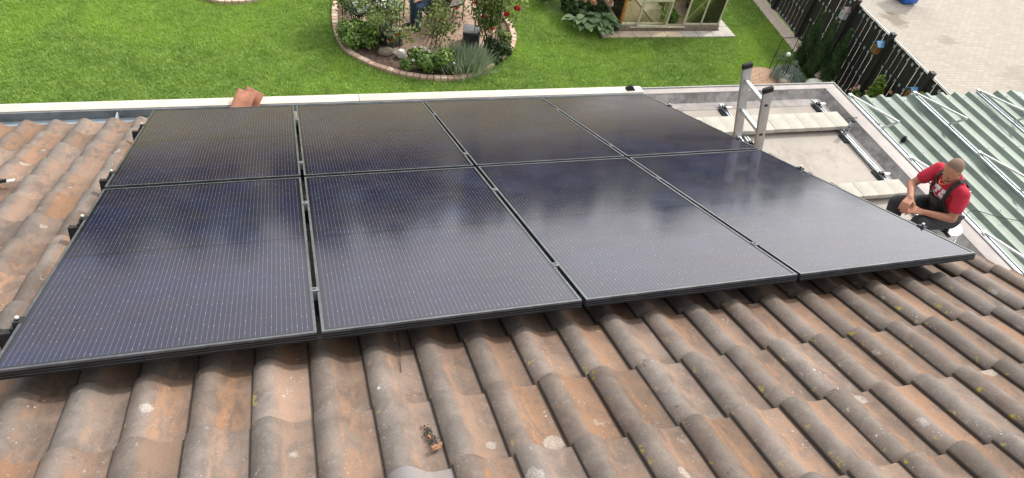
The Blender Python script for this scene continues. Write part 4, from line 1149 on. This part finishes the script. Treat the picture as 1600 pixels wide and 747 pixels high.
def cypress(c, h, r, n, label):
    e = empty('cypress', (c[0], c[1], GZ), label, 'tree', 'columnar cypresses by the fence')
    MB().tube([(c[0], c[1], GZ), (c[0], c[1], GZ + h * .5), (c[0], c[1], GZ + h * .92)], [.028, .018, .004], 6).build('trunk', M['bark'], e)
    t = rng.uniform(.03, 1, n); a = rng.uniform(0, 6.283, n); env = r * np.clip(np.minimum((t + .08) * 4.5, (1.03 - t) * 1.45 + .04), 0, 1) * (.88 + .22 * np.sin(a * 3 + t * 17))
    q = env * rng.uniform(.45, 1.08, n) 
    p = np.stack([c[0] + np.cos(a) * q, c[1] + np.sin(a) * q, GZ + t * h], 1); nr = np.stack([np.cos(a), np.sin(a), .3 + 0 * a], 1)
    d = np.stack([np.cos(a) * .25, np.sin(a) * .25, np.ones(n)], 1) + rng.normal(0, .18, (n, 3)); d /= np.linalg.norm(d, axis=1, keepdims=True)
    s = np.cross(nr, d); s /= np.linalg.norm(s, axis=1, keepdims=True); L = rng.uniform(.04, .085, (n, 1))
    v = np.stack([p, p + d * L * .5 + s * .013, p + d * L, p + d * L * .5 - s * .013], 1).reshape(-1, 3); i = np.arange(n)[:, None] * 4
    link('crown', np_mesh('crown', v - np.array(e.location), np.concatenate([i + [[0, 1, 2]], i + [[0, 2, 3]]]), np.repeat(rng.uniform(0, 1, n) ** 1.3, 4)), e, M['leaf_cypress'])
cypress((11.98, 6.40), 1.28, .19, 5200, 'leftmost dark columnar cypress in front of the fence')
cypress((12.03, 6.02), 1.30, .20, 5200, 'middle dark columnar cypress in front of the fence')
cypress((12.22, 5.72), 1.28, .21, 5200, 'rightmost dark columnar cypress close to the fence')

# corner by the garage: silver grass, wire chair, stone, flowers, shrubs
sg = empty('silver_grass', (11.42, 5.95, GZ), 'mound of silvery arching grass between wire chair and cypresses', 'plant')
n = 520; a = rng.uniform(0, 6.28, n); r0 = rng.uniform(.22, .45, n); vv = []; ff = []
for i in range(n):
    h = rng.uniform(.12, .24); dx, dy = math.cos(a[i]), math.sin(a[i]); o = np.array([11.42 + dx * .05, 5.95 + dy * .05, GZ]); s = np.array([-dy, dx, 0]) * .006
    m = o + np.array([dx * r0[i] * .5, dy * r0[i] * .5, h]); t = o + np.array([dx * r0[i], dy * r0[i], h * .35])
    k = len(vv); vv += [o - s, o + s, m + s, m - s, t]; ff += [(k, k + 1, k + 2), (k, k + 2, k + 3), (k + 3, k + 2, k + 4)]
link('foliage', np_mesh('foliage', np.array(vv) - np.array(sg.location), ff, np.repeat(rng.uniform(0, 1, n), 5)), sg, attr_mat('silver_blade', (.07, .10, .08), (.24, .29, .25), .5, .2))
ch = empty('wire_chair', (11.1, 6.05, GZ), 'dark wire garden chair frame beside the paved circle', 'chair')
for q in ([(11.2, 6.35, -4), (11.2, 6.35, -3.25), (11.22, 6.3, -3.2), (11.55, 6.3, -3.2), (11.58, 6.33, -3.25), (11.58, 6.35, -4)], [(11.0, 6.0, -4), (11.05, 6.02, -3.56), (11.35, 6.02, -3.56), (11.4, 6.0, -4)], [(11.05, 6.02, -3.56), (11.2, 6.35, -3.55)], [(11.35, 6.02, -3.56), (11.55, 6.35, -3.55)], [(11.12, 6.02, -3.56), (11.28, 6.35, -3.55)], [(11.2, 6.02, -3.56), (11.36, 6.35, -3.55)], [(11.28, 6.02, -3.56), (11.46, 6.35, -3.55)]):
    MB().tube(q, .009, 6).build('wire', M['fence_post'], ch)
top(MB().blob((11.32, 6.12, -3.50), (.055, .05, .05), 10, .03, None, 2), 'white_ball', M['white_sheet'], 'small white ball ornament on the wire chair', 'ornament', sm=60)
top(MB().blob((11.86, 5.60, GZ + .07), (.22, .14, .14), 14, .06, None, 8), 'white_stone', simple('white_boulder', (.66, .64, .60), .9, 0, .1, 8, .3), 'large white stone at the flat roof edge by the flowers', 'stone', sm=60)
top(MB().blob((11.2, 5.72, GZ + .05), (.16, .14, .1), 12, .08, None, 5), 'flat_stone', simple('brown_boulder', (.30, .24, .19), .9, 0, .15, 10, .4), 'brown stone beside the paved circle', 'stone', sm=60)
bush('yellow_flower_cushion', 'low cushion of yellow green leaves and reddish flowers by the white stone', (12.15, 5.66, -3.9), (.24, .16, .13), 420, M['leaf_lime'], .05, .04, flowers=(M['pink_petal'], around((12.15, 5.66, -3.9), (.22, .15, .13), 7), .025))
bush('small_conifer', 'small blue green conifer between the first two cypresses', (11.75, 6.2, -3.85), (.16, .16, .2), 500, M['leaf_grey'], .05, .02)
bush('lime_shrub', 'bright lime green shrub in front of the fence behind the green roof', (12.18, 4.35, -3.2), (.2, .2, .42), 420, M['leaf_lime'], .12, .085, 8)
bush('pink_flowering_plant', 'pink flowering plant at the garage corner by the fence', (12.08, 4.62, -3.6), (.22, .2, .26), 260, M['leaf_mid'], .07, .05, flowers=(M['pink_petal'], around((12.08, 4.62, -3.55), (.2, .16, .22), 9), .035))
bush('climbing_lime_plant', 'small lime green plant at the far right fence post', (12.3, 3.46, -2.75), (.12, .12, .14), 130, M['leaf_lime'], .09, .06, 5)
bush('orange_flower_plant', 'small plant with orange flowers low on the fence', (12.25, 4.05, -3.35), (.15, .15, .2), 160, M['leaf_mid'], .06, .045, flowers=(M['peach_petal'], around((12.2, 4.02, -3.15), (.12, .12, .1), 5), .035))

# blue wheelie bin in the yard
bn = empty('wheelie_bin', (17.4, 9.45, GZ), 'blue plastic wheelie bin standing in the paved yard', 'bin')
bl = simple('blue_plastic', (.02, .12, .52), .42, 0, .1, 8); z = GZ + .03
def taper(c, w0, d0, w1, d1, z0, z1):
    x, y = c
    return MB().add([(x - w0, y - d0, z0), (x + w0, y - d0, z0), (x + w0, y + d0, z0), (x - w0, y + d0, z0), (x - w1, y - d1, z1), (x + w1, y - d1, z1), (x + w1, y + d1, z1), (x - w1, y + d1, z1)], [(0, 3, 2, 1), (4, 5, 6, 7), (0, 1, 5, 4), (1, 2, 6, 5), (2, 3, 7, 6), (3, 0, 4, 7)])
taper((17.4, 9.45), .22, .2, .29, .28, z, GZ + .92).build('body', bl, bn, bevel=.03)
taper((17.4, 9.44), .31, .31, .28, .28, GZ + .925, GZ + 1.0).build('lid', bl, bn, bevel=.02)
MB().tube([(17.15, 9.76, GZ + .9), (17.65, 9.76, GZ + .9)], .015, 8).build('handle', bl, bn)
for s in (-1, 1): MB().lathe([(.1, -.025), (.1, .025)], (17.4 + s * .25, 9.66, GZ + .1), 16, Matrix.Rotation(math.pi / 2, 3, 'Y')).build('wheel', M['rubber'], bn)

# trees beyond the garden, mirrored in the panels
tv = []
for i in range(150):
    x = rng.uniform(-70, 100); y = 48 + rng.uniform(-6, 16) ; h = rng.uniform(4.8, 7.6); w = rng.uniform(2.2, 4.2)
    p, nr = crown_points(220, (x, y, GZ + h * .5), (w, w, h * .5), rng, 10, .4); tv.append((p, nr))
p = np.concatenate([a for a, b in tv]); nr = np.concatenate([b for a, b in tv])
v, f, tn = leaves(p, nr, 1.3, .9, rng)
ft = link('far_trees', np_mesh('far_trees', v, f, tn), None, M['leaf_mid']); tag(ft, 'belt of trees beyond the garden, seen mirrored in the panels', 'trees', kind='stuff')

# ------------------------------------------------------------------ people
def capsule(mb, p, q, r0, r1, n=12):
    p = Vector(p); q = Vector(q); d = (q - p); L = d.length; d.normalize()
    pts = []; rr = []
    for t in (-90, -60, -30, 0):
        pts.append(p + d * (r0 * math.sin(R(t)))); rr.append(max(.0008, r0 * math.cos(R(t))))
    for t in (0, 30, 60, 90):
        pts.append(q + d * (r1 * math.sin(R(t)))); rr.append(max(.0008, r1 * math.cos(R(t))))
    mb.tube(pts, rr, n)
def voxel(name, mb, mat, parent, vox, it=3, fac=.5):
    me = mb.mesh('tmp'); o = bpy.data.objects.new('tmp', me); COL.objects.link(o)
    m = o.modifiers.new('r', 'REMESH'); m.mode = 'VOXEL'; m.voxel_size = vox; m.use_smooth_shade = True
    s = o.modifiers.new('s', 'SMOOTH'); s.iterations = it; s.factor = fac
    dg = bpy.context.evaluated_depsgraph_get(); new = bpy.data.meshes.new_from_object(o.evaluated_get(dg))
    bpy.data.objects.remove(o); bpy.data.meshes.remove(me)
    new.name = name; new.transform(Matrix.Translation(-Vector(parent.location)))
    new.materials.clear(); new.materials.append(mat); smooth(new, 180)
    return link(name, new, parent)
def basis(f, upv=(0, 0, 1)):
    f = Vector(f).normalized(); l = Vector(upv).cross(f).normalized(); u = f.cross(l)
    return f, l, u, Matrix((f, l, u)).transposed()
def hand(mb, w, d, nrm, thumb, curl=.45, k=1.):
    """palm and five fingers; d along the hand, nrm out of the back of the hand, thumb towards the thumb side"""
    w = Vector(w); d = Vector(d).normalized(); nrm = (Vector(nrm) - d * d.dot(Vector(nrm))).normalized(); s = d.cross(nrm)
    if s.dot(Vector(thumb)) < 0: s = -s
    for i in range(4): capsule(mb, w + s * (.022 - .0147 * i) * k, w + d * .088 * k + s * (.032 - .0213 * i) * k, .0155 * k, .0125 * k, 8)
    for i, (ln, sp) in enumerate(((.92, .10), (1.05, .03), (1., -.04), (.8, -.13))):
        p = w + d * .09 * k + s * (.032 - .0213 * i) * k; a = .15
        for seg, rr0, rr1 in ((.042, .0098, .0092), (.027, .0092, .0084), (.021, .0084, .0072)):
            a += curl; dd = (d + s * sp).normalized() * math.cos(a) - nrm * math.sin(a)
            q = p + dd * seg * ln * k; capsule(mb, p, q, rr0 * k, rr1 * k, 8); p = q
    p = w + d * .02 * k + s * .028 * k; q = p + (d * .55 + s * .8 - nrm * .25).normalized() * .045 * k; capsule(mb, p, q, .014 * k, .0115 * k, 8)
    r = q + (d * .85 + s * .25 - nrm * .35).normalized() * .032 * k; capsule(mb, q, r, .0112 * k, .0095 * k, 8); capsule(mb, r, r + (d - nrm * .4).normalized() * .022 * k, .0095 * k, .008 * k, 8)

def person(name, label, base, J, face, skin, vox=.0075):
    e = empty(name, base, label, 'person')
    b = MB()
    for s in 'RL':
        capsule(b, J['sh' + s], J['el' + s], .050, .039); capsule(b, J['el' + s], J['wr' + s], .040, .027)
        hand(b, J['wr' + s], J['hd' + s], J['hn' + s], J['ht' + s], J.get('curl', .4))
        capsule(b, J['hip' + s], J['kn' + s], .075, .055); capsule(b, J['kn' + s], J['an' + s], .052, .038)
    capsule(b, J['pel'], J['chest'], .12, .125); capsule(b, J['chest'], J['neck'], .11, .062); capsule(b, J['neck'], J['head'], .056, .054)
    capsule(b, J['shR'], J['shL'], .055, .055)
    f, l, u, Mh = basis(face); h = Vector(J['head'])
    b.blob(h + u * .03 - f * .012, (.092, .072, .087), 18, 0, Mh)
    b.blob(h + f * .035 - u * .035, (.060, .058, .075), 16, 0, Mh)
    b.blob(h + f * .06 - u * .085, (.028, .032, .022), 12, 0, Mh)
    capsule(b, h + f * .085 + u * .012, h + f * .108 - u * .022, .009, .0135, 8)
    b.blob(h + f * .078 + u * .028, (.012, .05, .010), 10, 0, Mh); b.blob(h + f * .09 - u * .058, (.009, .022, .0075), 10, 0, Mh)
    for s in (-1, 1): b.blob(h + l * s * .079 - u * .012 - f * .008, (.018, .007, .030), 10, 0, Mh)
    voxel('body', b, skin, e, vox, 3, .45)
    for s in (-1, 1):
        ey = MB(); ey.blob(h + f * .082 + l * s * .030 + u * .006, (.006, .008, .005), 8, 0, Mh); ey.build('eye', M['rubber'], e, sm=60)
    return e, f, l, u, Mh, h

M['skin'] = simple('tanned_skin', (.45, .205, .125), .55, 0, .08, 30, .15)
M['skin2'] = simple('fair_skin', (.52, .27, .17), .55, 0, .08, 30)
def mat_shirt():
    t = NT('red_tee_shirt_with_white_print'); v = t.coord(); x, y, z = t.sep(v)
    n = t.noise(30, 4, .6, v)
    col = t.mix(n, c4(.40, .014, .035), c4(.62, .030, .070))
    fold = t.noise(9, 3, .5, v, 1.2)
    vo = t.n('TexVoronoi', distance='CHEBYCHEV'); vo.inputs['Scale'].default_value = 27; t.l(v, vo.inputs['Vector'])
    band = t.math('MULTIPLY', t.ramp(z, .68, .69), t.ramp(z, .79, .80, 1., 0.))
    front = t.ramp(x, -.15, -.13, 1., 0.)
    front = t.math('MULTIPLY', front, t.ramp(t.math('ABSOLUTE', t.math('SUBTRACT', y, .012)), .115, .125, 1., 0.))
    pr = t.math('MULTIPLY', t.math('MULTIPLY', band, front), t.ramp(vo.outputs['Distance'], .40, .43, 1., 0.))
    t.set(Base_Color=t.mix(pr, col, c4(.82, .80, .80)), Roughness=.9); t.bump(fold, .55, .02)
    return t.m
M['shirt'] = mat_shirt()
M['overalls'] = simple('dark_grey_workwear', (.030, .031, .035), .85, 0, .25, 14, .3)
M['overalls_panel'] = simple('grey_workwear_panel', (.085, .08, .075), .85, 0, .2, 14, .3)
def mat_stubble(name, c):
    t = NT(name); v = t.coord(); t.set(Base_Color=t.mix(t.noise(140, 2, .6, v), c4(*[q * .6 for q in c]), c4(*c)), Roughness=.8); return t.m
M['stubble'] = mat_stubble('shaved_hair', (.26, .165, .12)); M['beard'] = mat_stubble('short_beard', (.13, .07, .04))

J = dict(pel=(7.13, -1.34, -.54), chest=(6.95, -1.335, -.22), neck=(6.865, -1.34, -.065), head=(6.755, -1.37, .035),
         shR=(6.90, -1.165, -.135), shL=(6.90, -1.505, -.155), elR=(6.735, -1.125, -.345), elL=(6.865, -1.60, -.375), wrR=(6.575, -1.315, -.345), wrL=(6.625, -1.455, -.395),
         hdR=(-.75, -.45, -.25), hnR=(-.25, .1, .95), htR=(.3, -.9, 0), hdL=(-.9, .35, .05), hnL=(-.1, -.2, .95), htL=(.3, .9, 0),
         hipR=(7.10, -1.24, -.55), hipL=(7.10, -1.44, -.55), knR=(6.62, -1.20, -.52), knL=(6.64, -1.50, -.50), anR=(6.78, -1.18, -.92), anL=(6.80, -1.52, -.92), curl=.42)
man, f, l, u, Mh, h = person('person', 'man in red shirt and dark bib overalls sitting with clasped hands', (7.0, -1.35, DZ), J, (-.74, -.24, -.72), M['skin'])
def clothes():
    b = MB()                                              # shirt: torso and short sleeves
    capsule(b, (7.08, -1.34, -.46), (6.965, -1.335, -.24), .150, .150); capsule(b, (6.955, -1.335, -.24), (6.895, -1.335, -.09), .148, .075)
    capsule(b, J['shR'], J['shL'], .070, .070); capsule(b, (7.0, -1.24, -.3), (7.0, -1.43, -.3), .115, .115)
    for s in 'RL':
        a = Vector(J['sh' + s]); c = Vector(J['el' + s]); capsule(b, a, a.lerp(c, .55), .068, .066)
    voxel('shirt', b, M['shirt'], man, .009, 4)
    b = MB()                                              # trousers
    capsule(b, (7.12, -1.34, -.56), (7.06, -1.34, -.45), .162, .155)
    for s in 'RL':
        hp, kn, an = Vector(J['hip' + s]), Vector(J['kn' + s]), Vector(J['an' + s])
        capsule(b, hp, kn, .108, .078); capsule(b, kn, an, .078, .070)
    voxel('trousers', b, M['overalls'], man, .010, 4)
    # bib and straps hug the front of the shirt
    ax = (Vector((6.955, -1.335, -.24)) - Vector((7.08, -1.34, -.46))).normalized(); fr = Vector((-1, 0, 0)); fr = (fr - ax * fr.dot(ax)).normalized(); lf = Vector((0, -1, 0))
    o0 = Vector((7.065, -1.338, -.43)); v = []; fc = []; nu, nv = 9, 7
    for j in range(nv):
        t = j / (nv - 1); c = o0 + ax * (.22 * t); w = 1.05 - .35 * t
        for i in range(nu):
            a = (i / (nu - 1) - .5) * 2 * w; v.append(c + (fr * math.cos(a) + lf * math.sin(a)) * .159)
    for j in range(nv - 1):
        for i in range(nu - 1): k = j * nu + i; fc.append((k, k + 1, k + nu + 1, k + nu))
    bib = MB().add(v, fc); bo = bib.build('bib', M['overalls'], man, sm=60); sm_ = bo.modifiers.new('thick', 'SOLIDIFY'); sm_.thickness = .006; sm_.offset = 1
    c = o0 + ax * .12
    pv = [c + (fr * math.cos(a) + lf * math.sin(a)) * .168 + ax * q for q in (0, .09) for a in (-.35, 0, .35)]
    po = MB().add(pv, [(0, 1, 4, 3), (1, 2, 5, 4)]).build('bib_pocket', M['overalls_panel'], man, sm=60)
    for s in (-1, 1):
        top_ = o0 + ax * .22 + (fr * math.cos(.6 * s) + lf * math.sin(.6 * s)) * .160
        ny = -1.335 - s * .095
        pts = [top_, Vector((6.815, ny, -.135)), Vector((6.86, ny, -.062)), Vector((6.93, ny, -.058)), Vector((7.02, ny, -.12)), Vector((7.10, -1.335 - s * .05, -.27)), Vector((7.16, -1.335, -.42))]
        st = MB()
        for p, q in zip(pts[:-1], pts[1:]): st.bar(p, q + (q - p).normalized() * .006, .036, .008, (p + q) / 2 - Vector((6.95, -1.335, -.25)))
        st.build('strap', M['overalls'], man)
    for s in 'RL':
        b = MB(); an = Vector(J['an' + s]); capsule(b, an + Vector((.02, 0, -.02)), an + Vector((-.15, 0, -.035)), .05, .043); voxel('shoe', b, M['rubber'], man, .010, 3)
    # shaved hair and short beard as thin shells
    b = MB(); b.blob(h + u * .036 - f * .022, (.0905, .0725, .086), 22, 0, Mh); voxel('shaved_hair', b, M['stubble'], man, .008, 2)
    b = MB(); b.blob(h + f * .046 - u * .068, (.050, .053, .046), 16, 0, Mh); b.blob(h + f * .088 - u * .048, (.013, .028, .006), 10, 0, Mh); voxel('beard', b, M['beard'], man, .006, 2)
    MB().tube([Vector((6.86, -1.335, -.10)) + (Vector((-1, 0, -.6)) * math.cos(a) * .088 + Vector((0, 1, 0)) * math.sin(a) * .05) for a in np.linspace(-.8, .8, 12)], .0018, 5).build('necklace', simple('gold_chain', (.7, .45, .1), .35, .8, .1, 20), man)
    # pocket, knife and knee patch
    MB().box((7.06, -1.52, -.50), (.14, .03, .16), Matrix.Rotation(.3, 3, 'Y')).build('tool_pouch', M['overalls_panel'], man, bevel=.01)
    MB().lathe([(.026, 0), (.026, .004)], (6.70, -1.475, -.418), 12).build('knee_badge', simple('red_badge', (.45, .06, .07), .6, 0, .2, 20), man)
clothes()
bk = empty('bucket', (7.18, -1.42, DZ), 'white bucket on the flat roof beneath the seated man', 'bucket')
MB().lathe([(.135, 0), (.16, .30), (.168, .30), (.168, .325), (.16, .325)], (7.18, -1.40, DZ), 28).build('body', simple('white_plastic', (.78, .79, .80), .45, 0, .05, 8), bk, sm=40)
MB().tube([Vector((7.18, -1.40, DZ + .29)) + Vector((math.cos(a) * .17, math.sin(a) * .17, -abs(math.sin(a)) * .1)) for a in np.linspace(-2.8, -.3, 14)], .004, 5).build('handle', M['galv'], bk)
top(MB().b2((7.05, -1.58, DZ + .326), (7.085, -1.50, DZ + .345)).bar((7.06, -1.53, DZ + .336), (7.14, -1.47, DZ + .338), .03, .016), 'cutter', M['rubber'], 'dark hand tool lying on the white bucket', 'tool', bevel=.004)

# person in the garden chair
px_, py_ = PERS; zs = GZ + .55
F = Vector((math.sin(-1.25), -math.cos(-1.25), 0)); Lf = Vector((-F.y, F.x, 0))
def G(fw, lf, z): q = Vector((px_, py_, GZ)) + F * fw + Lf * lf; return (q.x, q.y, GZ + z)
J2 = dict(pel=G(-.08, 0, .58), chest=G(.02, 0, .92), neck=G(.06, 0, 1.08), head=G(.12, 0, 1.22), shR=G(.03, -.17, 1.02), shL=G(.03, .17, 1.02), elR=G(.12, -.22, .76), elL=G(.12, .22, .76), wrR=G(.33, -.12, .70), wrL=G(.33, .12, .70),
          hdR=tuple(F), hnR=(0, 0, 1), htR=tuple(Lf), hdL=tuple(F), hnL=(0, 0, 1), htL=tuple(-Lf), hipR=G(-.06, -.09, .57), hipL=G(-.06, .09, .57), knR=G(.38, -.13, .55), knL=G(.38, .13, .55), anR=G(.36, -.13, .10), anL=G(.36, .13, .10), curl=.3)
p2, f2, l2, u2, Mh2, h2 = person('person', 'person in maroon shirt and blue jeans sitting in the garden chair', (px_, py_, GZ), J2, tuple(F + Vector((0, 0, -.4))), M['skin2'], .011)
b = MB(); capsule(b, J2['pel'], J2['chest'], .145, .15); capsule(b, J2['chest'], J2['neck'], .135, .07); capsule(b, J2['shR'], J2['shL'], .066, .066)
for s in 'RL': a = Vector(J2['sh' + s]); capsule(b, a, a.lerp(Vector(J2['el' + s]), .6), .062, .058)
voxel('shirt', b, simple('maroon_cloth', (.13, .015, .022), .9, 0, .2, 12), p2, .012, 3)
b = MB(); capsule(b, G(-.09, 0, .57), G(-.06, 0, .62), .15, .145)
for s in 'RL': capsule(b, J2['hip' + s], J2['kn' + s], .1, .075); capsule(b, J2['kn' + s], J2['an' + s], .072, .06)
voxel('jeans', b, simple('denim', (.07, .12, .20), .9, 0, .2, 18), p2, .012, 3)
for s in 'RL':
    b = MB(); an = Vector(J2['an' + s]); capsule(b, an + Vector((0, 0, -.05)), an + F * .16 + Vector((0, 0, -.06)), .045, .038); voxel('shoe', b, M['slate_dark'], p2, .012, 2)
b = MB(); b.blob(h2 + u2 * .04 - f2 * .025, (.105, .087, .098), 18, 0, Mh2); voxel('hair', b, mat_stubble('grey_brown_hair', (.22, .17, .13)), p2, .010, 2)

# ------------------------------------------------------------------ loose small things
M['terracotta'] = simple('terracotta', (.42, .19, .12), .8, 0, .2, 14, .3)
red_me = tile_me.copy(); red_me.materials.clear(); red_me.materials.append(M['terracotta'])
for i, (loc, rot, lab) in enumerate((((.60, .60, -.27), (R(30), R(-12), R(-40)), 'lower red roof tile of the pair lying on the white eave board'), ((.68, .62, -.25), (R(38), R(-6), R(-46)), 'upper red roof tile of the pair lying on the white eave board'))):
    o = link('loose_roof_tile', red_me, None, None, loc, rot); o.scale = (.95, .72, 1); tag(o, lab, 'roof tile', 'loose red tiles at the eave')
mb = MB(); x, y, z = 4.38, .55, -.3265
mb.add([(x - .05, y - .03, z), (x + .05, y - .03, z), (x + .05, y + .03, z), (x - .05, y + .03, z), (x - .01, y - .02, z + .055), (x + .015, y + .02, z + .05)], [(0, 3, 2, 1), (0, 1, 4), (1, 2, 5, 4), (2, 3, 5), (3, 0, 4, 5)])
top(mb, 'rubber_wedge', M['rubber'], 'small black wedge at the right end of the white eave board', 'wedge')
def lay(mb, name, mat, label, cat, roofxyz, rz, group=None):
    me = mb.mesh(name); o = link(name, me, None, mat, roofpt(*roofxyz)); o.rotation_euler = (Matrix.Rotation(-PITCH, 4, 'X') @ Matrix.Rotation(rz, 4, 'Z')).to_euler(); return tag(o, label, cat, group)
kn = empty('cutter_knife', roofpt(-.68, -1.27, -.112), 'white bladed tool with dark handle on the tiles at the left edge', 'tool'); kn.rotation_euler = (-PITCH, 0, .25)
link('blade', MB().add([(-.2, -.012, 0), (.075, -.012, 0), (.085, .02, 0), (-.2, .02, 0), (-.2, -.012, .006), (.075, -.012, .006), (.085, .02, .006), (-.2, .02, .006)], [(0, 3, 2, 1), (4, 5, 6, 7), (0, 1, 5, 4), (1, 2, 6, 5), (2, 3, 7, 6), (3, 0, 4, 7)]).mesh('blade'), kn, M['white_sheet'])
link('grip', MB().b2((-.2, -.026, .0065), (.045, .0, .022)).mesh('grip'), kn, M['rubber'])
for i, (rx, ry, s, rz, lab) in enumerate(((1.370, -4.145, .6, .4, 'largest broken clay shard lying in a tile channel at the bottom'), (1.388, -4.135, .4, 1.2, 'small orange clay shard just above the largest shard'), (1.362, -4.09, .38, 2., 'tiny orange clay chip beside the dark crumbs'))):
    mb = MB().add([(-.03 * s, -.012 * s, 0), (.03 * s, -.016 * s, 0), (.026 * s, .012 * s, 0), (-.024 * s, .016 * s, 0), (-.026 * s, -.008 * s, .016 * s), (.022 * s, -.012 * s, .020 * s), (.02 * s, .008 * s, .014 * s), (-.02 * s, .010 * s, .018 * s)], [(0, 3, 2, 1), (4, 5, 6, 7), (0, 1, 5, 4), (1, 2, 6, 5), (2, 3, 7, 6), (3, 0, 4, 7)])
    lay(mb, 'clay_shard', simple('shard_clay', (.42, .21, .12), .85, 0, .4, 60, .3), lab, 'shard', (rx, ry, -.150), rz, 'clay shards')
cm = MB(); rr = random.Random(5)
for i in range(110):
    t = rr.random(); q = roofpt(1.36 + rr.gauss(0, .008) + t * .012, -4.03 - t * .10 + rr.gauss(0, .006), -.150 + rr.random() * .003); s = rr.uniform(.0012, .0042)
    cm.blob(q, (s, s, s * .7), 6, .2, None, i)
co = top(cm, 'moss_crumbs', simple('dark_moss_crumbs', (.05, .045, .035), .95, 0, .3, 60), 'dark moss crumbs scattered in a tile channel', 'debris', kind='stuff')
top(MB().tube([roofpt(1.349, -3.45, -.09), roofpt(1.349, -3.56, -.130), roofpt(1.333, -3.66, -.143), roofpt(1.331, -3.70, -.149)], .0017, 5), 'cable_end', M['rubber'], 'short black cable end hanging from under the second panel', 'cable', sm=60)
def cable(pts, label):
    P = [np.array(p) for p in pts]; out = []
    for i in range(len(P) - 1):
        p0 = P[max(i - 1, 0)]; p1 = P[i]; p2_ = P[i + 1]; p3 = P[min(i + 2, len(P) - 1)]
        for j in range(6):
            t = j / 6; out.append(tuple(.5 * ((2 * p1) + (-p0 + p2_) * t + (2 * p0 - 5 * p1 + 4 * p2_ - p3) * t * t + (-p0 + 3 * p1 - 3 * p2_ + p3) * t ** 3)))
    out.append(tuple(P[-1])); top(MB().tube(out, .004, 5), 'cable', M['rubber'], label, 'cable', 'loose cables', sm=60)
cable([(7.25, .5, -.98), (7.45, .62, -.93), (7.62, .60, -.875), (7.9, .75, -1.03), (8.1, .62, -1.02)], 'thin black cable crossing the garage kerb from the far slab row')
cable([(7.66, -1.2, -.88), (7.9, -1.15, -1.03), (8.2, -.95, -1.03), (8.5, -1.1, -1.03), (8.9, -1.2, -1.03), (9.2, -1.0, -1.03)], 'thin black cable looping over the green roof behind the man')
